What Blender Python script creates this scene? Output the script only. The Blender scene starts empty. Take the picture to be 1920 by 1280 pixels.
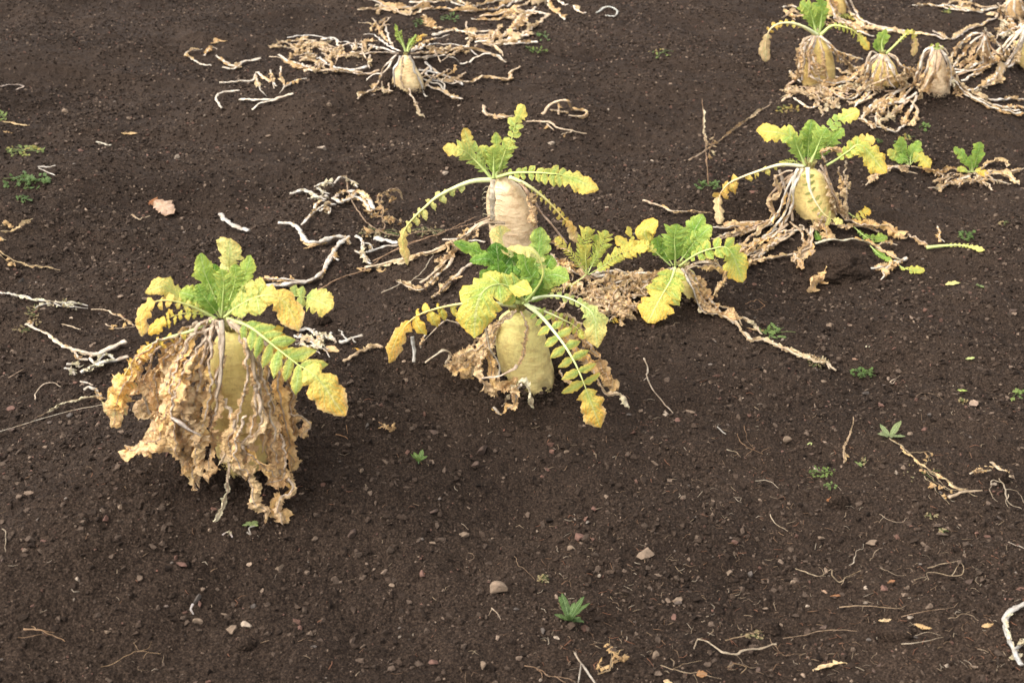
import bpy, math, random
import numpy as np
from mathutils import Vector
R = math.radians
sc = bpy.context.scene
COL = sc.collection
# ------------------------------------------------------------------ camera, sky, sun, exposure
FPX, CAMH, PITCH = 2245.0, 0.83, R(25)
cam_d = bpy.data.cameras.new('camera'); cam = bpy.data.objects.new('camera', cam_d); COL.objects.link(cam)
cam.location = (0, 0, CAMH); cam.rotation_euler = (R(90)-PITCH, 0, 0)
cam_d.sensor_width = 36; cam_d.lens = 36*FPX/1920; cam_d.clip_start = 0.05; cam_d.clip_end = 400
cam_d.dof.use_dof = True; cam_d.dof.focus_distance = 1.80; cam_d.dof.aperture_fstop = 11
sc.camera = cam
SUN_EL, SUN_AZ = R(54), R(-112)        # azimuth from +Y towards +X: light from the left and a little behind the camera
w = bpy.data.worlds.new('World'); sc.world = w; w.use_nodes = True
nt = w.node_tree; nt.nodes.clear()
sky = nt.nodes.new('ShaderNodeTexSky'); sky.sky_type = 'NISHITA'; sky.sun_disc = False
sky.sun_elevation = SUN_EL; sky.sun_rotation = SUN_AZ; sky.air_density = 1.0; sky.dust_density = 4.0; sky.ozone_density = 1.0
hs = nt.nodes.new('ShaderNodeHueSaturation'); hs.inputs['Saturation'].default_value = 0.22   # grey overcast sky
bg = nt.nodes.new('ShaderNodeBackground'); bg.inputs['Strength'].default_value = 0.15
wo = nt.nodes.new('ShaderNodeOutputWorld')
nt.links.new(sky.outputs[0], hs.inputs['Color']); nt.links.new(hs.outputs[0], bg.inputs[0]); nt.links.new(bg.outputs[0], wo.inputs[0])
sd = bpy.data.lights.new('sun', 'SUN'); sd.energy = .52; sd.angle = R(60); sd.color = (1.0, 0.93, 0.83)
so = bpy.data.objects.new('sun', sd); COL.objects.link(so); so.location = (-2, 2, 4)
sdir = Vector((math.sin(SUN_AZ)*math.cos(SUN_EL), math.cos(SUN_AZ)*math.cos(SUN_EL), math.sin(SUN_EL)))
so.rotation_euler = sdir.to_track_quat('Z', 'Y').to_euler()
sc.view_settings.view_transform = 'Standard'; sc.view_settings.look = 'None'; sc.view_settings.gamma = 1
sc.view_settings.exposure = 1.53
# ------------------------------------------------------------------ noise and terrain height
def _h(ix, iy, iz, seed):
    h = (ix*374761393 + iy*668265263 + iz*2147483647 + seed*1442695041) & 0xffffffff
    h = ((h ^ (h >> 13))*1274126177) & 0xffffffff
    h = ((h ^ (h >> 16))*2246822519) & 0xffffffff
    return ((h ^ (h >> 15)) & 0xffffff)/8388607.5 - 1.0
def vn2(x, y, seed=0):
    x = np.asarray(x, float); y = np.asarray(y, float)
    ix = np.floor(x).astype(np.int64); iy = np.floor(y).astype(np.int64)
    fx = x-ix; fy = y-iy; fx = fx*fx*(3-2*fx); fy = fy*fy*(3-2*fy)
    a = _h(ix, iy, 0, seed); b = _h(ix+1, iy, 0, seed); c = _h(ix, iy+1, 0, seed); d = _h(ix+1, iy+1, 0, seed)
    return (a*(1-fx)+b*fx)*(1-fy) + (c*(1-fx)+d*fx)*fy
def vn3(p, seed=0):
    i = np.floor(p).astype(np.int64); f = p-i; f = f*f*(3-2*f); r = 0
    for dx in (0, 1):
        for dy in (0, 1):
            for dz in (0, 1):
                wgt = (f[..., 0] if dx else 1-f[..., 0])*(f[..., 1] if dy else 1-f[..., 1])*(f[..., 2] if dz else 1-f[..., 2])
                r = r + wgt*_h(i[..., 0]+dx, i[..., 1]+dy, i[..., 2]+dz, seed)
    return r
RD = np.array([.614, .789])
BUMPS = []     # x, y, height, sigma
def hm(x, y):
    x = np.asarray(x, float); y = np.asarray(y, float)
    q = (x+.375)*RD[1] - (y-1.32)*RD[0]
    z = 0.075*np.exp(-(q/.20)**2) + 0.05*np.exp(-((q+1.29)/.26)**2) + 0.07*np.exp(-((q-1.2)/.22)**2) + 0.05*np.exp(-((q+2.5)/.28)**2)
    z = z + 0.026*vn2(x*2.7+3.3, y*2.7, 5) + 0.016*vn2(x*7.3, y*7.3+9, 6) + 0.0055*vn2(x*19, y*19, 8)
    for bx, by, bh, bs in BUMPS: z = z + bh*np.exp(-((x-bx)**2+(y-by)**2)/(bs*bs))
    return z
def hf(x, y):
    x = np.asarray(x, float); y = np.asarray(y, float)
    z = hm(x, y)
    n1 = vn2(x*48, y*48, 11); n2 = vn2(x*110+7, y*110, 12); n3 = vn2(x*260, y*260+3, 13)
    return z - 0.0026 + 0.0034*n1 + 0.0030*np.abs(n2) + 0.0022*np.abs(n3) + 0.0011*vn2(x*520, y*520, 14)
CP = np.array([0, 0, CAMH]); UPV = np.array([0, math.sin(PITCH), math.cos(PITCH)]); FW = np.array([0, math.cos(PITCH), -math.sin(PITCH)])
def ray(u, v): return np.array([1., 0, 0])*(u-960)/FPX - UPV*(v-640)/FPX + FW       # unit depth along the axis
TT = np.concatenate([np.arange(.7, 3, .015), np.arange(3, 12, .05)])
def ground(u, v, lift=0.0):
    d = ray(u, v); P = CP + TT[:, None]*d
    z = hm(P[:, 0], P[:, 1]) + lift
    k = np.argmax(P[:, 2] < z)
    if k == 0: k = len(TT)-1
    a, b = TT[k-1], TT[k]
    for _ in range(9):
        m = (a+b)/2; p = CP+m*d
        if p[2] < hm(p[0], p[1])+lift: b = m
        else: a = m
    return CP + b*d
# mounds and hollows of the bed, read off the photograph
for (u, v, bh, bs) in [(455, 900, .012, .05), (1010, 752, .012, .045), (1530, 428, .014, .05), (1460, 560, -.02, .12), (1720, 330, -.02, .2), (440, 850, .018, .11), (960, 735, .022, .10), (1330, 560, .02, .10), (1540, 450, .022, .12), (1740, 190, .05, .22), (740, 150, .075, .24), (560, 215, .03, .2), (350, 260, -.03, .25), (1150, 150, .03, .3), (1250, 240, -.03, .2),
                       (980, 450, .02, .12), (620, 590, -.03, .10), (700, 620, -.02, .08), (830, 235, -.05, .18), (1700, 245, -.03, .12), (1690, 480, -.015, .10),
                       (760, 700, .015, .07), (300, 420, -.012, .2), (1100, 1000, .008, .12), (500, 330, .01, .2), (1300, 760, .01, .12), (1100, 330, -.02, .2)]:
    d = ray(u, v); t = CAMH/-d[2]; p = CP+t*d; BUMPS.append((p[0], p[1], bh, bs))
# ------------------------------------------------------------------ materials
def mat(name, build):
    m = bpy.data.materials.new(name); m.use_nodes = True; n = m.node_tree; n.nodes.clear()
    out = n.nodes.new('ShaderNodeOutputMaterial'); build(n, out); return m
def nd(n, t, **k):
    x = n.nodes.new(t)
    for a, b in k.items():
        if a.startswith('i_'): x.inputs[a[2:].replace('_', ' ')].default_value = b
        else: setattr(x, a, b)
    return x
def noise(n, co, scale, detail=3, rough=.6):
    x = nd(n, 'ShaderNodeTexNoise', i_Scale=scale, i_Detail=detail, i_Roughness=rough); n.links.new(co, x.inputs['Vector']); return x.outputs['Fac']
def ramp(n, fac, stops):
    x = n.nodes.new('ShaderNodeValToRGB'); e = x.color_ramp.elements
    while len(e) < len(stops): e.new(.5)
    for el, (p, c) in zip(e, stops): el.position = p; el.color = (*c, 1)
    n.links.new(fac, x.inputs[0]); return x.outputs[0]
def mixc(n, fac, a, b, mode='MIX'):
    x = nd(n, 'ShaderNodeMix', data_type='RGBA', blend_type=mode)
    for s, val in ((x.inputs[0], fac), (x.inputs[6], a), (x.inputs[7], b)):
        if hasattr(val, 'is_output'): n.links.new(val, s)
        else: s.default_value = val if not isinstance(val, tuple) else (*val, 1)
    return x.outputs[2]
def math_(n, op, a, b=None, c=None):
    x = nd(n, 'ShaderNodeMath', operation=op)
    for s, val in zip(x.inputs, (a, b, c)):
        if val is None: continue
        if hasattr(val, 'is_output'): n.links.new(val, s)
        else: s.default_value = val
    return x.outputs[0]
def bump(n, h, strength, dist):
    x = nd(n, 'ShaderNodeBump', i_Strength=strength, i_Distance=dist); n.links.new(h, x.inputs['Height']); return x.outputs[0]
def geo(n): return n.nodes.new('ShaderNodeNewGeometry').outputs['Position']
def soil_b(n, out):
    co = geo(n)
    c1 = ramp(n, noise(n, co, 420, 4, .7), [(.30, (.0076, .0048, .0032)), (.47, (.0208, .0136, .0093)), (.60, (.050, .0335, .0232)), (.74, (.112, .078, .056))])
    big = ramp(n, noise(n, co, 3.2, 4, .6), [(.3, (.70, .67, .65)), (.7, (1.34, 1.31, 1.27))])
    col = mixc(n, 1.0, c1, big, 'MULTIPLY')
    p = nd(n, 'ShaderNodeBsdfPrincipled', i_Roughness=.95); p.inputs['Specular IOR Level'].default_value = .12
    n.links.new(col, p.inputs['Base Color'])
    hgt = math_(n, 'ADD', noise(n, co, 300, 5, .75), math_(n, 'MULTIPLY', noise(n, co, 90, 3), 1.2))
    n.links.new(bump(n, hgt, .9, .003), p.inputs['Normal']); n.links.new(p.outputs[0], out.inputs[0])
M_soil = mat('soil', soil_b)
def attr_b(rough, var, spec=.3, sc_=300, bs=.4, bd=.001):
    def b(n, out):
        a = nd(n, 'ShaderNodeVertexColor', layer_name='Col'); co = geo(n)
        v = ramp(n, noise(n, co, sc_, 4, .7), [(.3, (1-var,)*3), (.7, (1+var,)*3)])
        p = nd(n, 'ShaderNodeBsdfPrincipled', i_Roughness=rough); p.inputs['Specular IOR Level'].default_value = spec
        n.links.new(mixc(n, 1.0, a.outputs[0], v, 'MULTIPLY'), p.inputs['Base Color'])
        n.links.new(bump(n, noise(n, co, sc_*1.5, 3), bs, bd), p.inputs['Normal']); n.links.new(p.outputs[0], out.inputs[0])
    return b
M_crumb = mat('soil_crumb', attr_b(.95, .45, .12, 500, .8, .002))
M_stone = mat('stone', attr_b(.85, .3, .3, 350))
def stalk_b(n, out):                                         # lengthwise fibres, stains
    a = nd(n, 'ShaderNodeVertexColor', layer_name='Col'); co = geo(n); uv = nd(n, 'ShaderNodeUVMap', uv_map='UVMap')
    fib = noise(n, uv.outputs[0], 1.0, 4, .7); blot = noise(n, co, 75, 4, .7)
    c = mixc(n, 1.0, a.outputs[0], ramp(n, fib, [(.30, (.72, .66, .58)), (.52, (1.06,)*3)]), 'MULTIPLY')
    c = mixc(n, 1.0, c, ramp(n, blot, [(.32, (.74, .67, .58)), (.54, (1.06,)*3)]), 'MULTIPLY')
    p = nd(n, 'ShaderNodeBsdfPrincipled', i_Roughness=.85); p.inputs['Specular IOR Level'].default_value = .15
    n.links.new(c, p.inputs['Base Color']); n.links.new(bump(n, math_(n, 'ADD', fib, math_(n, 'MULTIPLY', blot, .5)), 1., .004), p.inputs['Normal']); n.links.new(p.outputs[0], out.inputs[0])
M_stalk = mat('withered_stalk', stalk_b)
M_rib = mat('fresh_midrib', attr_b(.45, .10, .4, 250))
def leaf_b(dry):
    def b(n, out):
        a = nd(n, 'ShaderNodeVertexColor', layer_name='Col'); co = geo(n)
        uv = nd(n, 'ShaderNodeUVMap', uv_map='UVMap'); sx = n.nodes.new('ShaderNodeSeparateXYZ'); n.links.new(uv.outputs[0], sx.inputs[0])
        v = math_(n, 'ABSOLUTE', math_(n, 'SUBTRACT', sx.outputs[1], .5))          # 0 centre .. .5 edge
        st = math_(n, 'FRACT', math_(n, 'MULTIPLY', math_(n, 'SUBTRACT', math_(n, 'ADD', sx.outputs[0], math_(n, 'MULTIPLY', noise(n, co, 60, 2), .12)), math_(n, 'MULTIPLY', v, .8)), 7.0))
        side = math_(n, 'LESS_THAN', math_(n, 'ABSOLUTE', math_(n, 'SUBTRACT', st, .5)), .07)
        mid = math_(n, 'LESS_THAN', v, .03)
        vein = math_(n, 'MAXIMUM', mid, math_(n, 'MULTIPLY', side, .8))
        net = noise(n, co, 420, 3, .6)
        var = ramp(n, noise(n, co, 70, 4, .65), [(.28, (.84, .88, .72)), (.72, (1.12, 1.08, 1.04))])
        base = mixc(n, 1.0, a.outputs[0], var, 'MULTIPLY')
        base = mixc(n, 1.0, base, ramp(n, net, [(.3, (.86, .88, .84)), (.7, (1.14, 1.12, 1.1))]), 'MULTIPLY')
        if not dry:
            veinc = mixc(n, .5, a.outputs[0], (.72, .80, .40))
            near = math_(n, 'LESS_THAN', math_(n, 'ABSOLUTE', math_(n, 'SUBTRACT', st, .5)), .2)
            gr = math_(n, 'MULTIPLY', math_(n, 'MAXIMUM', near, math_(n, 'LESS_THAN', v, .10)), ramp(n, noise(n, co, 90, 3), [(.35, (.1,)*3), (.65, (.75,)*3)]))
            base = mixc(n, gr, base, mixc(n, 1.0, base, (.62, .92, .75), 'MULTIPLY'))
            base = mixc(n, math_(n, 'MULTIPLY', vein, .75), base, veinc)
            spot = math_(n, 'GREATER_THAN', noise(n, co, 200, 2), .735)
            base = mixc(n, math_(n, 'MULTIPLY', spot, .5), base, (.25, .13, .04))
        else:
            base = mixc(n, math_(n, 'MULTIPLY', vein, .35), base, (.70, .52, .33))
            spot = ramp(n, noise(n, co, 38, 4, .7), [(.50, (0, 0, 0)), (.66, (1, 1, 1))])
            base = mixc(n, math_(n, 'MULTIPLY', spot, .5), base, (.27, .14, .055))
        hgt = math_(n, 'ADD', math_(n, 'MULTIPLY', vein, -.9 if not dry else .8), math_(n, 'MULTIPLY', noise(n, co, 200 if not dry else 120, 3), .9))
        nm = bump(n, hgt, 1., .0045)
        p = nd(n, 'ShaderNodeBsdfPrincipled', i_Roughness=.5 if not dry else .75); p.inputs['Specular IOR Level'].default_value = .25 if not dry else .12
        n.links.new(base, p.inputs['Base Color']); n.links.new(nm, p.inputs['Normal'])
        tr = n.nodes.new('ShaderNodeBsdfTranslucent'); n.links.new(base, tr.inputs[0]); n.links.new(nm, tr.inputs['Normal'])
        mx = nd(n, 'ShaderNodeMixShader'); mx.inputs[0].default_value = .32 if not dry else .2
        n.links.new(p.outputs[0], mx.inputs[1]); n.links.new(tr.outputs[0], mx.inputs[2]); n.links.new(mx.outputs[0], out.inputs[0])
    return b
M_leaf = mat('fresh_leaf', leaf_b(False)); M_dry = mat('withered_leaf', leaf_b(True))
def root_b(base, stain, amt):
    def b(n, out):
        co = geo(n)
        st = n.nodes.new('ShaderNodeMapping'); st.inputs['Scale'].default_value = (1, 1, 3.2); n.links.new(co, st.inputs[0])
        big = noise(n, co, 16, 5, .65); rings = noise(n, st.outputs[0], 55, 4, .6); fine = noise(n, co, 320, 3, .6)
        col = ramp(n, big, [(.3, tuple(c*.84 for c in base)), (.62, tuple(min(1, c*1.08) for c in base))])
        m1 = ramp(n, rings, [(.49, (0, 0, 0)), (.66, (1, 1, 1))])
        col = mixc(n, math_(n, 'MULTIPLY', m1, amt), col, stain)
        m2 = ramp(n, fine, [(.66, (0, 0, 0)), (.78, (1, 1, 1))])
        col = mixc(n, math_(n, 'MULTIPLY', m2, .55), col, tuple(c*.5 for c in stain))
        bl = ramp(n, noise(n, co, 27, 6, .75), [(.52, (0, 0, 0)), (.60, (1, 1, 1))])
        col = mixc(n, math_(n, 'MULTIPLY', bl, amt*.7), col, tuple(c*.62 for c in stain))
        cr = n.nodes.new('ShaderNodeMapping'); cr.inputs['Scale'].default_value = (1, 1, .25); n.links.new(co, cr.inputs[0])
        crk = ramp(n, noise(n, cr.outputs[0], 75, 5, .7), [(.485, (0, 0, 0)), (.5, (1, 1, 1)), (.515, (0, 0, 0))])
        col = mixc(n, math_(n, 'MULTIPLY', crk, .35), col, (.30, .19, .09))
        a = nd(n, 'ShaderNodeVertexColor', layer_name='Col')
        col = mixc(n, 1.0, col, a.outputs[0], 'MULTIPLY')
        p = nd(n, 'ShaderNodeBsdfPrincipled', i_Roughness=.55); p.inputs['Specular IOR Level'].default_value = .35
        p.inputs['Subsurface Weight'].default_value = .12; p.inputs['Subsurface Radius'].default_value = (.006, .004, .002)
        n.links.new(col, p.inputs['Base Color']); n.links.new(bump(n, math_(n, 'ADD', rings, math_(n, 'MULTIPLY', fine, .3)), .5, .003), p.inputs['Normal']); n.links.new(p.outputs[0], out.inputs[0])
    return b
M_root = mat('radish_skin', root_b((.80, .65, .29), (.54, .35, .14), .55))
M_rootpink = mat('weathered_radish_skin', root_b((.80, .60, .36), (.50, .31, .16), .75))
M_clod = mat('clod_soil', soil_b)
# ------------------------------------------------------------------ mesh collector and tagging
class MB:
    def __init__(s): s.V = []; s.F = []; s.C = []; s.U = []; s.n = 0
    def add(s, V, F, C, U=None):
        V = np.asarray(V, float); k = len(V); s.V.append(V); s.F += [tuple(i+s.n for i in f) for f in F]
        C = np.asarray(C, float); s.C.append(np.broadcast_to(C, (k, 3)) if C.ndim == 1 else C)
        s.U.append(np.zeros((k, 2)) if U is None else U); s.n += k
    def build(s, name, m, parent=None, smooth=True, loc=None, fix=None):
        V = np.concatenate(s.V); 
        if fix is not None: V = fix(V)
        o0 = np.array(parent['_o']) if parent is not None else (np.array(loc) if loc is not None else np.zeros(3))
        me = bpy.data.meshes.new(name); me.from_pydata((V-o0).tolist(), [], s.F)
        C = np.concatenate(s.C); U = np.concatenate(s.U)
        a = me.color_attributes.new('Col', 'FLOAT_COLOR', 'POINT'); a.data.foreach_set('color', np.c_[C, np.ones(len(C))].astype(np.float32).ravel())
        ul = me.uv_layers.new(name='UVMap'); li = np.empty(len(me.loops), np.int32); me.loops.foreach_get('vertex_index', li)
        ul.data.foreach_set('uv', U[li].astype(np.float32).ravel())
        if smooth: me.polygons.foreach_set('use_smooth', np.ones(len(me.polygons), bool))
        me.materials.append(m); o = bpy.data.objects.new(name, me); COL.objects.link(o)
        if parent is not None: 
            o.parent = parent; o['_o'] = list(o0); TMP.append(o)
        elif loc is not None: o.location = loc
        return o
TMP = []
def tag(o, label, cat, group=None, kind=None):
    if label: o['label'] = label
    if cat: o['category'] = cat
    if group: o['group'] = group
    if kind: o['kind'] = kind
    return o
def empty(name, loc, label, cat, group=None):
    o = bpy.data.objects.new(name, None); COL.objects.link(o); o.location = tuple(loc); o.empty_display_size = .02
    o['_o'] = [float(c) for c in loc]; TMP.append(o); return tag(o, label, cat, group)
def fastmesh(name, V, T, C, m, smooth, k=3):
    me = bpy.data.meshes.new(name); nv = len(V); nf = len(T)
    me.vertices.add(nv); me.vertices.foreach_set('co', V.astype(np.float32).ravel())
    me.loops.add(nf*k); me.loops.foreach_set('vertex_index', T.astype(np.int32).ravel())
    me.polygons.add(nf); me.polygons.foreach_set('loop_start', np.arange(0, nf*k, k, dtype=np.int32))
    if smooth: me.polygons.foreach_set('use_smooth', np.ones(nf, bool))
    else: me.polygons.foreach_set('use_smooth', np.zeros(nf, bool))
    me.update(calc_edges=True)
    if C is not None:
        a = me.color_attributes.new('Col', 'FLOAT_COLOR', 'POINT'); a.data.foreach_set('color', np.c_[C, np.ones(nv)].astype(np.float32).ravel())
    me.materials.append(m); o = bpy.data.objects.new(name, me); COL.objects.link(o); return o
# ------------------------------------------------------------------ ground: one sheet, fine near the plants, coarse to the horizon
NR, NC = 1250, 1050
ys = np.exp(np.linspace(math.log(.72), math.log(6.6), NR))
ys = np.concatenate([[-60, -25, -10, -4, -2, -1, -.4, 0, .3, .5, .62], ys, 6.6*np.exp(np.linspace(.02, 3.6, 60))])
s = np.linspace(-1, 1, NC); tail = 1+np.cumsum(np.geomspace(.01, 22, 36)); s = np.concatenate([-tail[::-1], s, tail])
wid = .52*np.clip(ys, .72, 7)+.46
X = s[None, :]*wid[:, None]; Y = np.repeat(ys[:, None], len(s), 1)
Z = hf(X, Y); nr, nc = X.shape
idx = np.arange(nr*nc).reshape(nr, nc)
Q = np.stack([idx[:-1, :-1], idx[:-1, 1:], idx[1:, 1:], idx[1:, :-1]], -1).reshape(-1, 4)
g = fastmesh('ground', np.stack([X, Y, Z], -1).reshape(-1, 3), Q, None, M_soil, True, 4)
tag(g, 'dark brown crumbly field soil heaped into low ridges', 'ground', kind='structure')
# ------------------------------------------------------------------ soil crumbs and gravel
rng = np.random.default_rng(4)
ICO_V = []; ph = (1+5**.5)/2
for a in (-1, 1):
    for b in (-ph, ph): ICO_V += [(0, a, b), (a, b, 0), (b, 0, a)]
ICO_V = np.array(ICO_V)/math.hypot(1, ph)
def hull(P):
    import bmesh
    bm = bmesh.new(); [bm.verts.new(p) for p in P]; bmesh.ops.convex_hull(bm, input=bm.verts); bm.verts.ensure_lookup_table(); bm.verts.index_update()
    T = np.array([[v.index for v in f.verts] for f in bm.faces]); V = np.array([v.co[:] for v in bm.verts]); bm.free(); return V, T
def scatter_mesh(name, n, npts, smin, alpha, cap, pal, pw, m, ylo, yhi, sink, seed, flat=.7):
    rg = np.random.default_rng(seed); Vs = []; Ts = []; Cs = []; off = 0
    nt_ = 14
    for k in range(nt_):
        P = rg.normal(size=(npts, 3)); P /= np.linalg.norm(P, axis=1)[:, None]; P *= rg.uniform(.75, 1.1, (npts, 1))
        V0, T0 = hull(P); q = n//nt_; kv = len(V0)
        y = np.exp(rg.uniform(math.log(ylo), math.log(yhi), q)); x = rg.uniform(-1, 1, q)*(.48*y+.42)
        # crumbs gather in patches
        keep = rg.uniform(0, 1, q) < .30+1.1*np.clip(vn2(x*5, y*5, 40)*.7+.5, 0, 1)*(vn2(x*21, y*21, 41)*.5+.7)
        x = x[keep]; y = y[keep]; q = len(x)
        r = np.minimum(smin*y*(rg.pareto(alpha, q)+1), cap)
        A = rg.normal(size=(q, 3, 3)); Qm, _ = np.linalg.qr(A)
        sc3 = np.stack([r*rg.uniform(.8, 1.5, q), r*rg.uniform(.7, 1.1, q), r*rg.uniform(.5, 1.0, q)], -1)
        V = np.einsum('kj,qj->qkj', V0, sc3); V = np.einsum('qkj,qij->qki', V, Qm); V[:, :, 2] *= flat
        z = hf(x, y)+r*sink
        V += np.stack([x, y, z], -1)[:, None, :]
        ci = rg.choice(len(pal), q, p=pw); C = np.array(pal)[ci]*rg.uniform(.7, 1.35, (q, 1))
        Vs.append(V.reshape(-1, 3)); Cs.append(np.repeat(C, kv, 0)); Ts.append((T0[None]+(np.arange(q)*kv)[:, None, None]+off).reshape(-1, 3)); off += q*kv
    return fastmesh(name, np.concatenate(Vs), np.concatenate(Ts), np.concatenate(Cs), m, False)
SP = [(.029, .0190, .0131), (.047, .0315, .0220), (.018, .0117, .0081), (.076, .053, .038), (.16, .113, .080), (.11, .06, .043)]
o = scatter_mesh('soil_crumbs', 290000, 11, .00074, 2.15, .0052, SP, [.31, .31, .11, .205, .045, .02], M_crumb, .8, 6.2, .25, 21, .85)
tag(o, 'loose dark crumbs of soil covering the whole bed', 'soil crumbs', kind='stuff')
GP = [(.20, .14, .095), (.14, .073, .052), (.08, .058, .044), (.27, .20, .14), (.12, .095, .075), (.12, .052, .034)]
o = scatter_mesh('gravel', 3000, 9, .0012, 3.2, .0042, GP, [.28, .17, .25, .07, .15, .08], M_stone, .8, 5.5, .3, 22, .6)
tag(o, 'tiny tan and reddish grit scattered over the soil', 'gravel', kind='stuff')
# larger stones, each a thing of its own
SN = {'tan': (.17, .118, .078), 'reddish': (.12, .062, .044), 'grey': (.078, .062, .050), 'pale': (.26, .20, .145), 'brown': (.07, .044, .031)}
TPL = {}
def ico2(sub=3):
    import bmesh
    bm = bmesh.new(); bmesh.ops.create_icosphere(bm, subdivisions=sub, radius=1); V = np.array([v.co[:] for v in bm.verts]); F = [[v.index for v in f.verts] for f in bm.faces]; bm.free(); return V, F
I2V, I2F = ico2(); I4V, I4F = ico2(5)
def stone_mesh(cn, k):
    rg = np.random.default_rng(k*17+len(cn)); V = I2V.copy()
    for _ in range(15):                                   # chip flat facets off a ball
        d = rg.normal(size=3); d /= np.linalg.norm(d); c = rg.uniform(.35, .75); e = V@d; V -= np.outer(np.clip(e-c, 0, None), d)*.97
    V *= (1+.12*vn3(V*2.2+k*3, k)+.06*vn3(V*6, k))[:, None]
    me = bpy.data.meshes.new('stone'); me.from_pydata(V.tolist(), [], I2F)
    a = me.color_attributes.new('Col', 'FLOAT_COLOR', 'POINT'); base = np.array(SN[cn])*(1+.28*vn3(V*1.6+9, k+5))[:, None]
    a.data.foreach_set('color', np.c_[base, np.ones(len(V))].astype(np.float32).ravel()); me.materials.append(M_stone)
    me.polygons.foreach_set('use_smooth', np.zeros(len(me.polygons), bool)); return me
def stone(u, v, wpx, hpx, cn, label, rot=0, group=None, name='stone'):
    k = random.randint(0, 7)
    if (cn, k) not in TPL: TPL[(cn, k)] = stone_mesh(cn, k)
    p = ground(u, v); dep = (p-CP)@FW; m = dep/FPX
    o = bpy.data.objects.new(name, TPL[(cn, k)]); COL.objects.link(o)
    rx = wpx*m/2*1.25; rz = hpx*m/2*1.15
    o.location = (p[0], p[1], hm(p[0], p[1])+rz*.2); o.scale = (rx, rz*1.25, rz); o.rotation_euler = (random.uniform(-.3, .3), random.uniform(-.3, .3)+rot, random.uniform(-.5, .5))
    return tag(o, label, 'stone', group)
random.seed(3)
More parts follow.
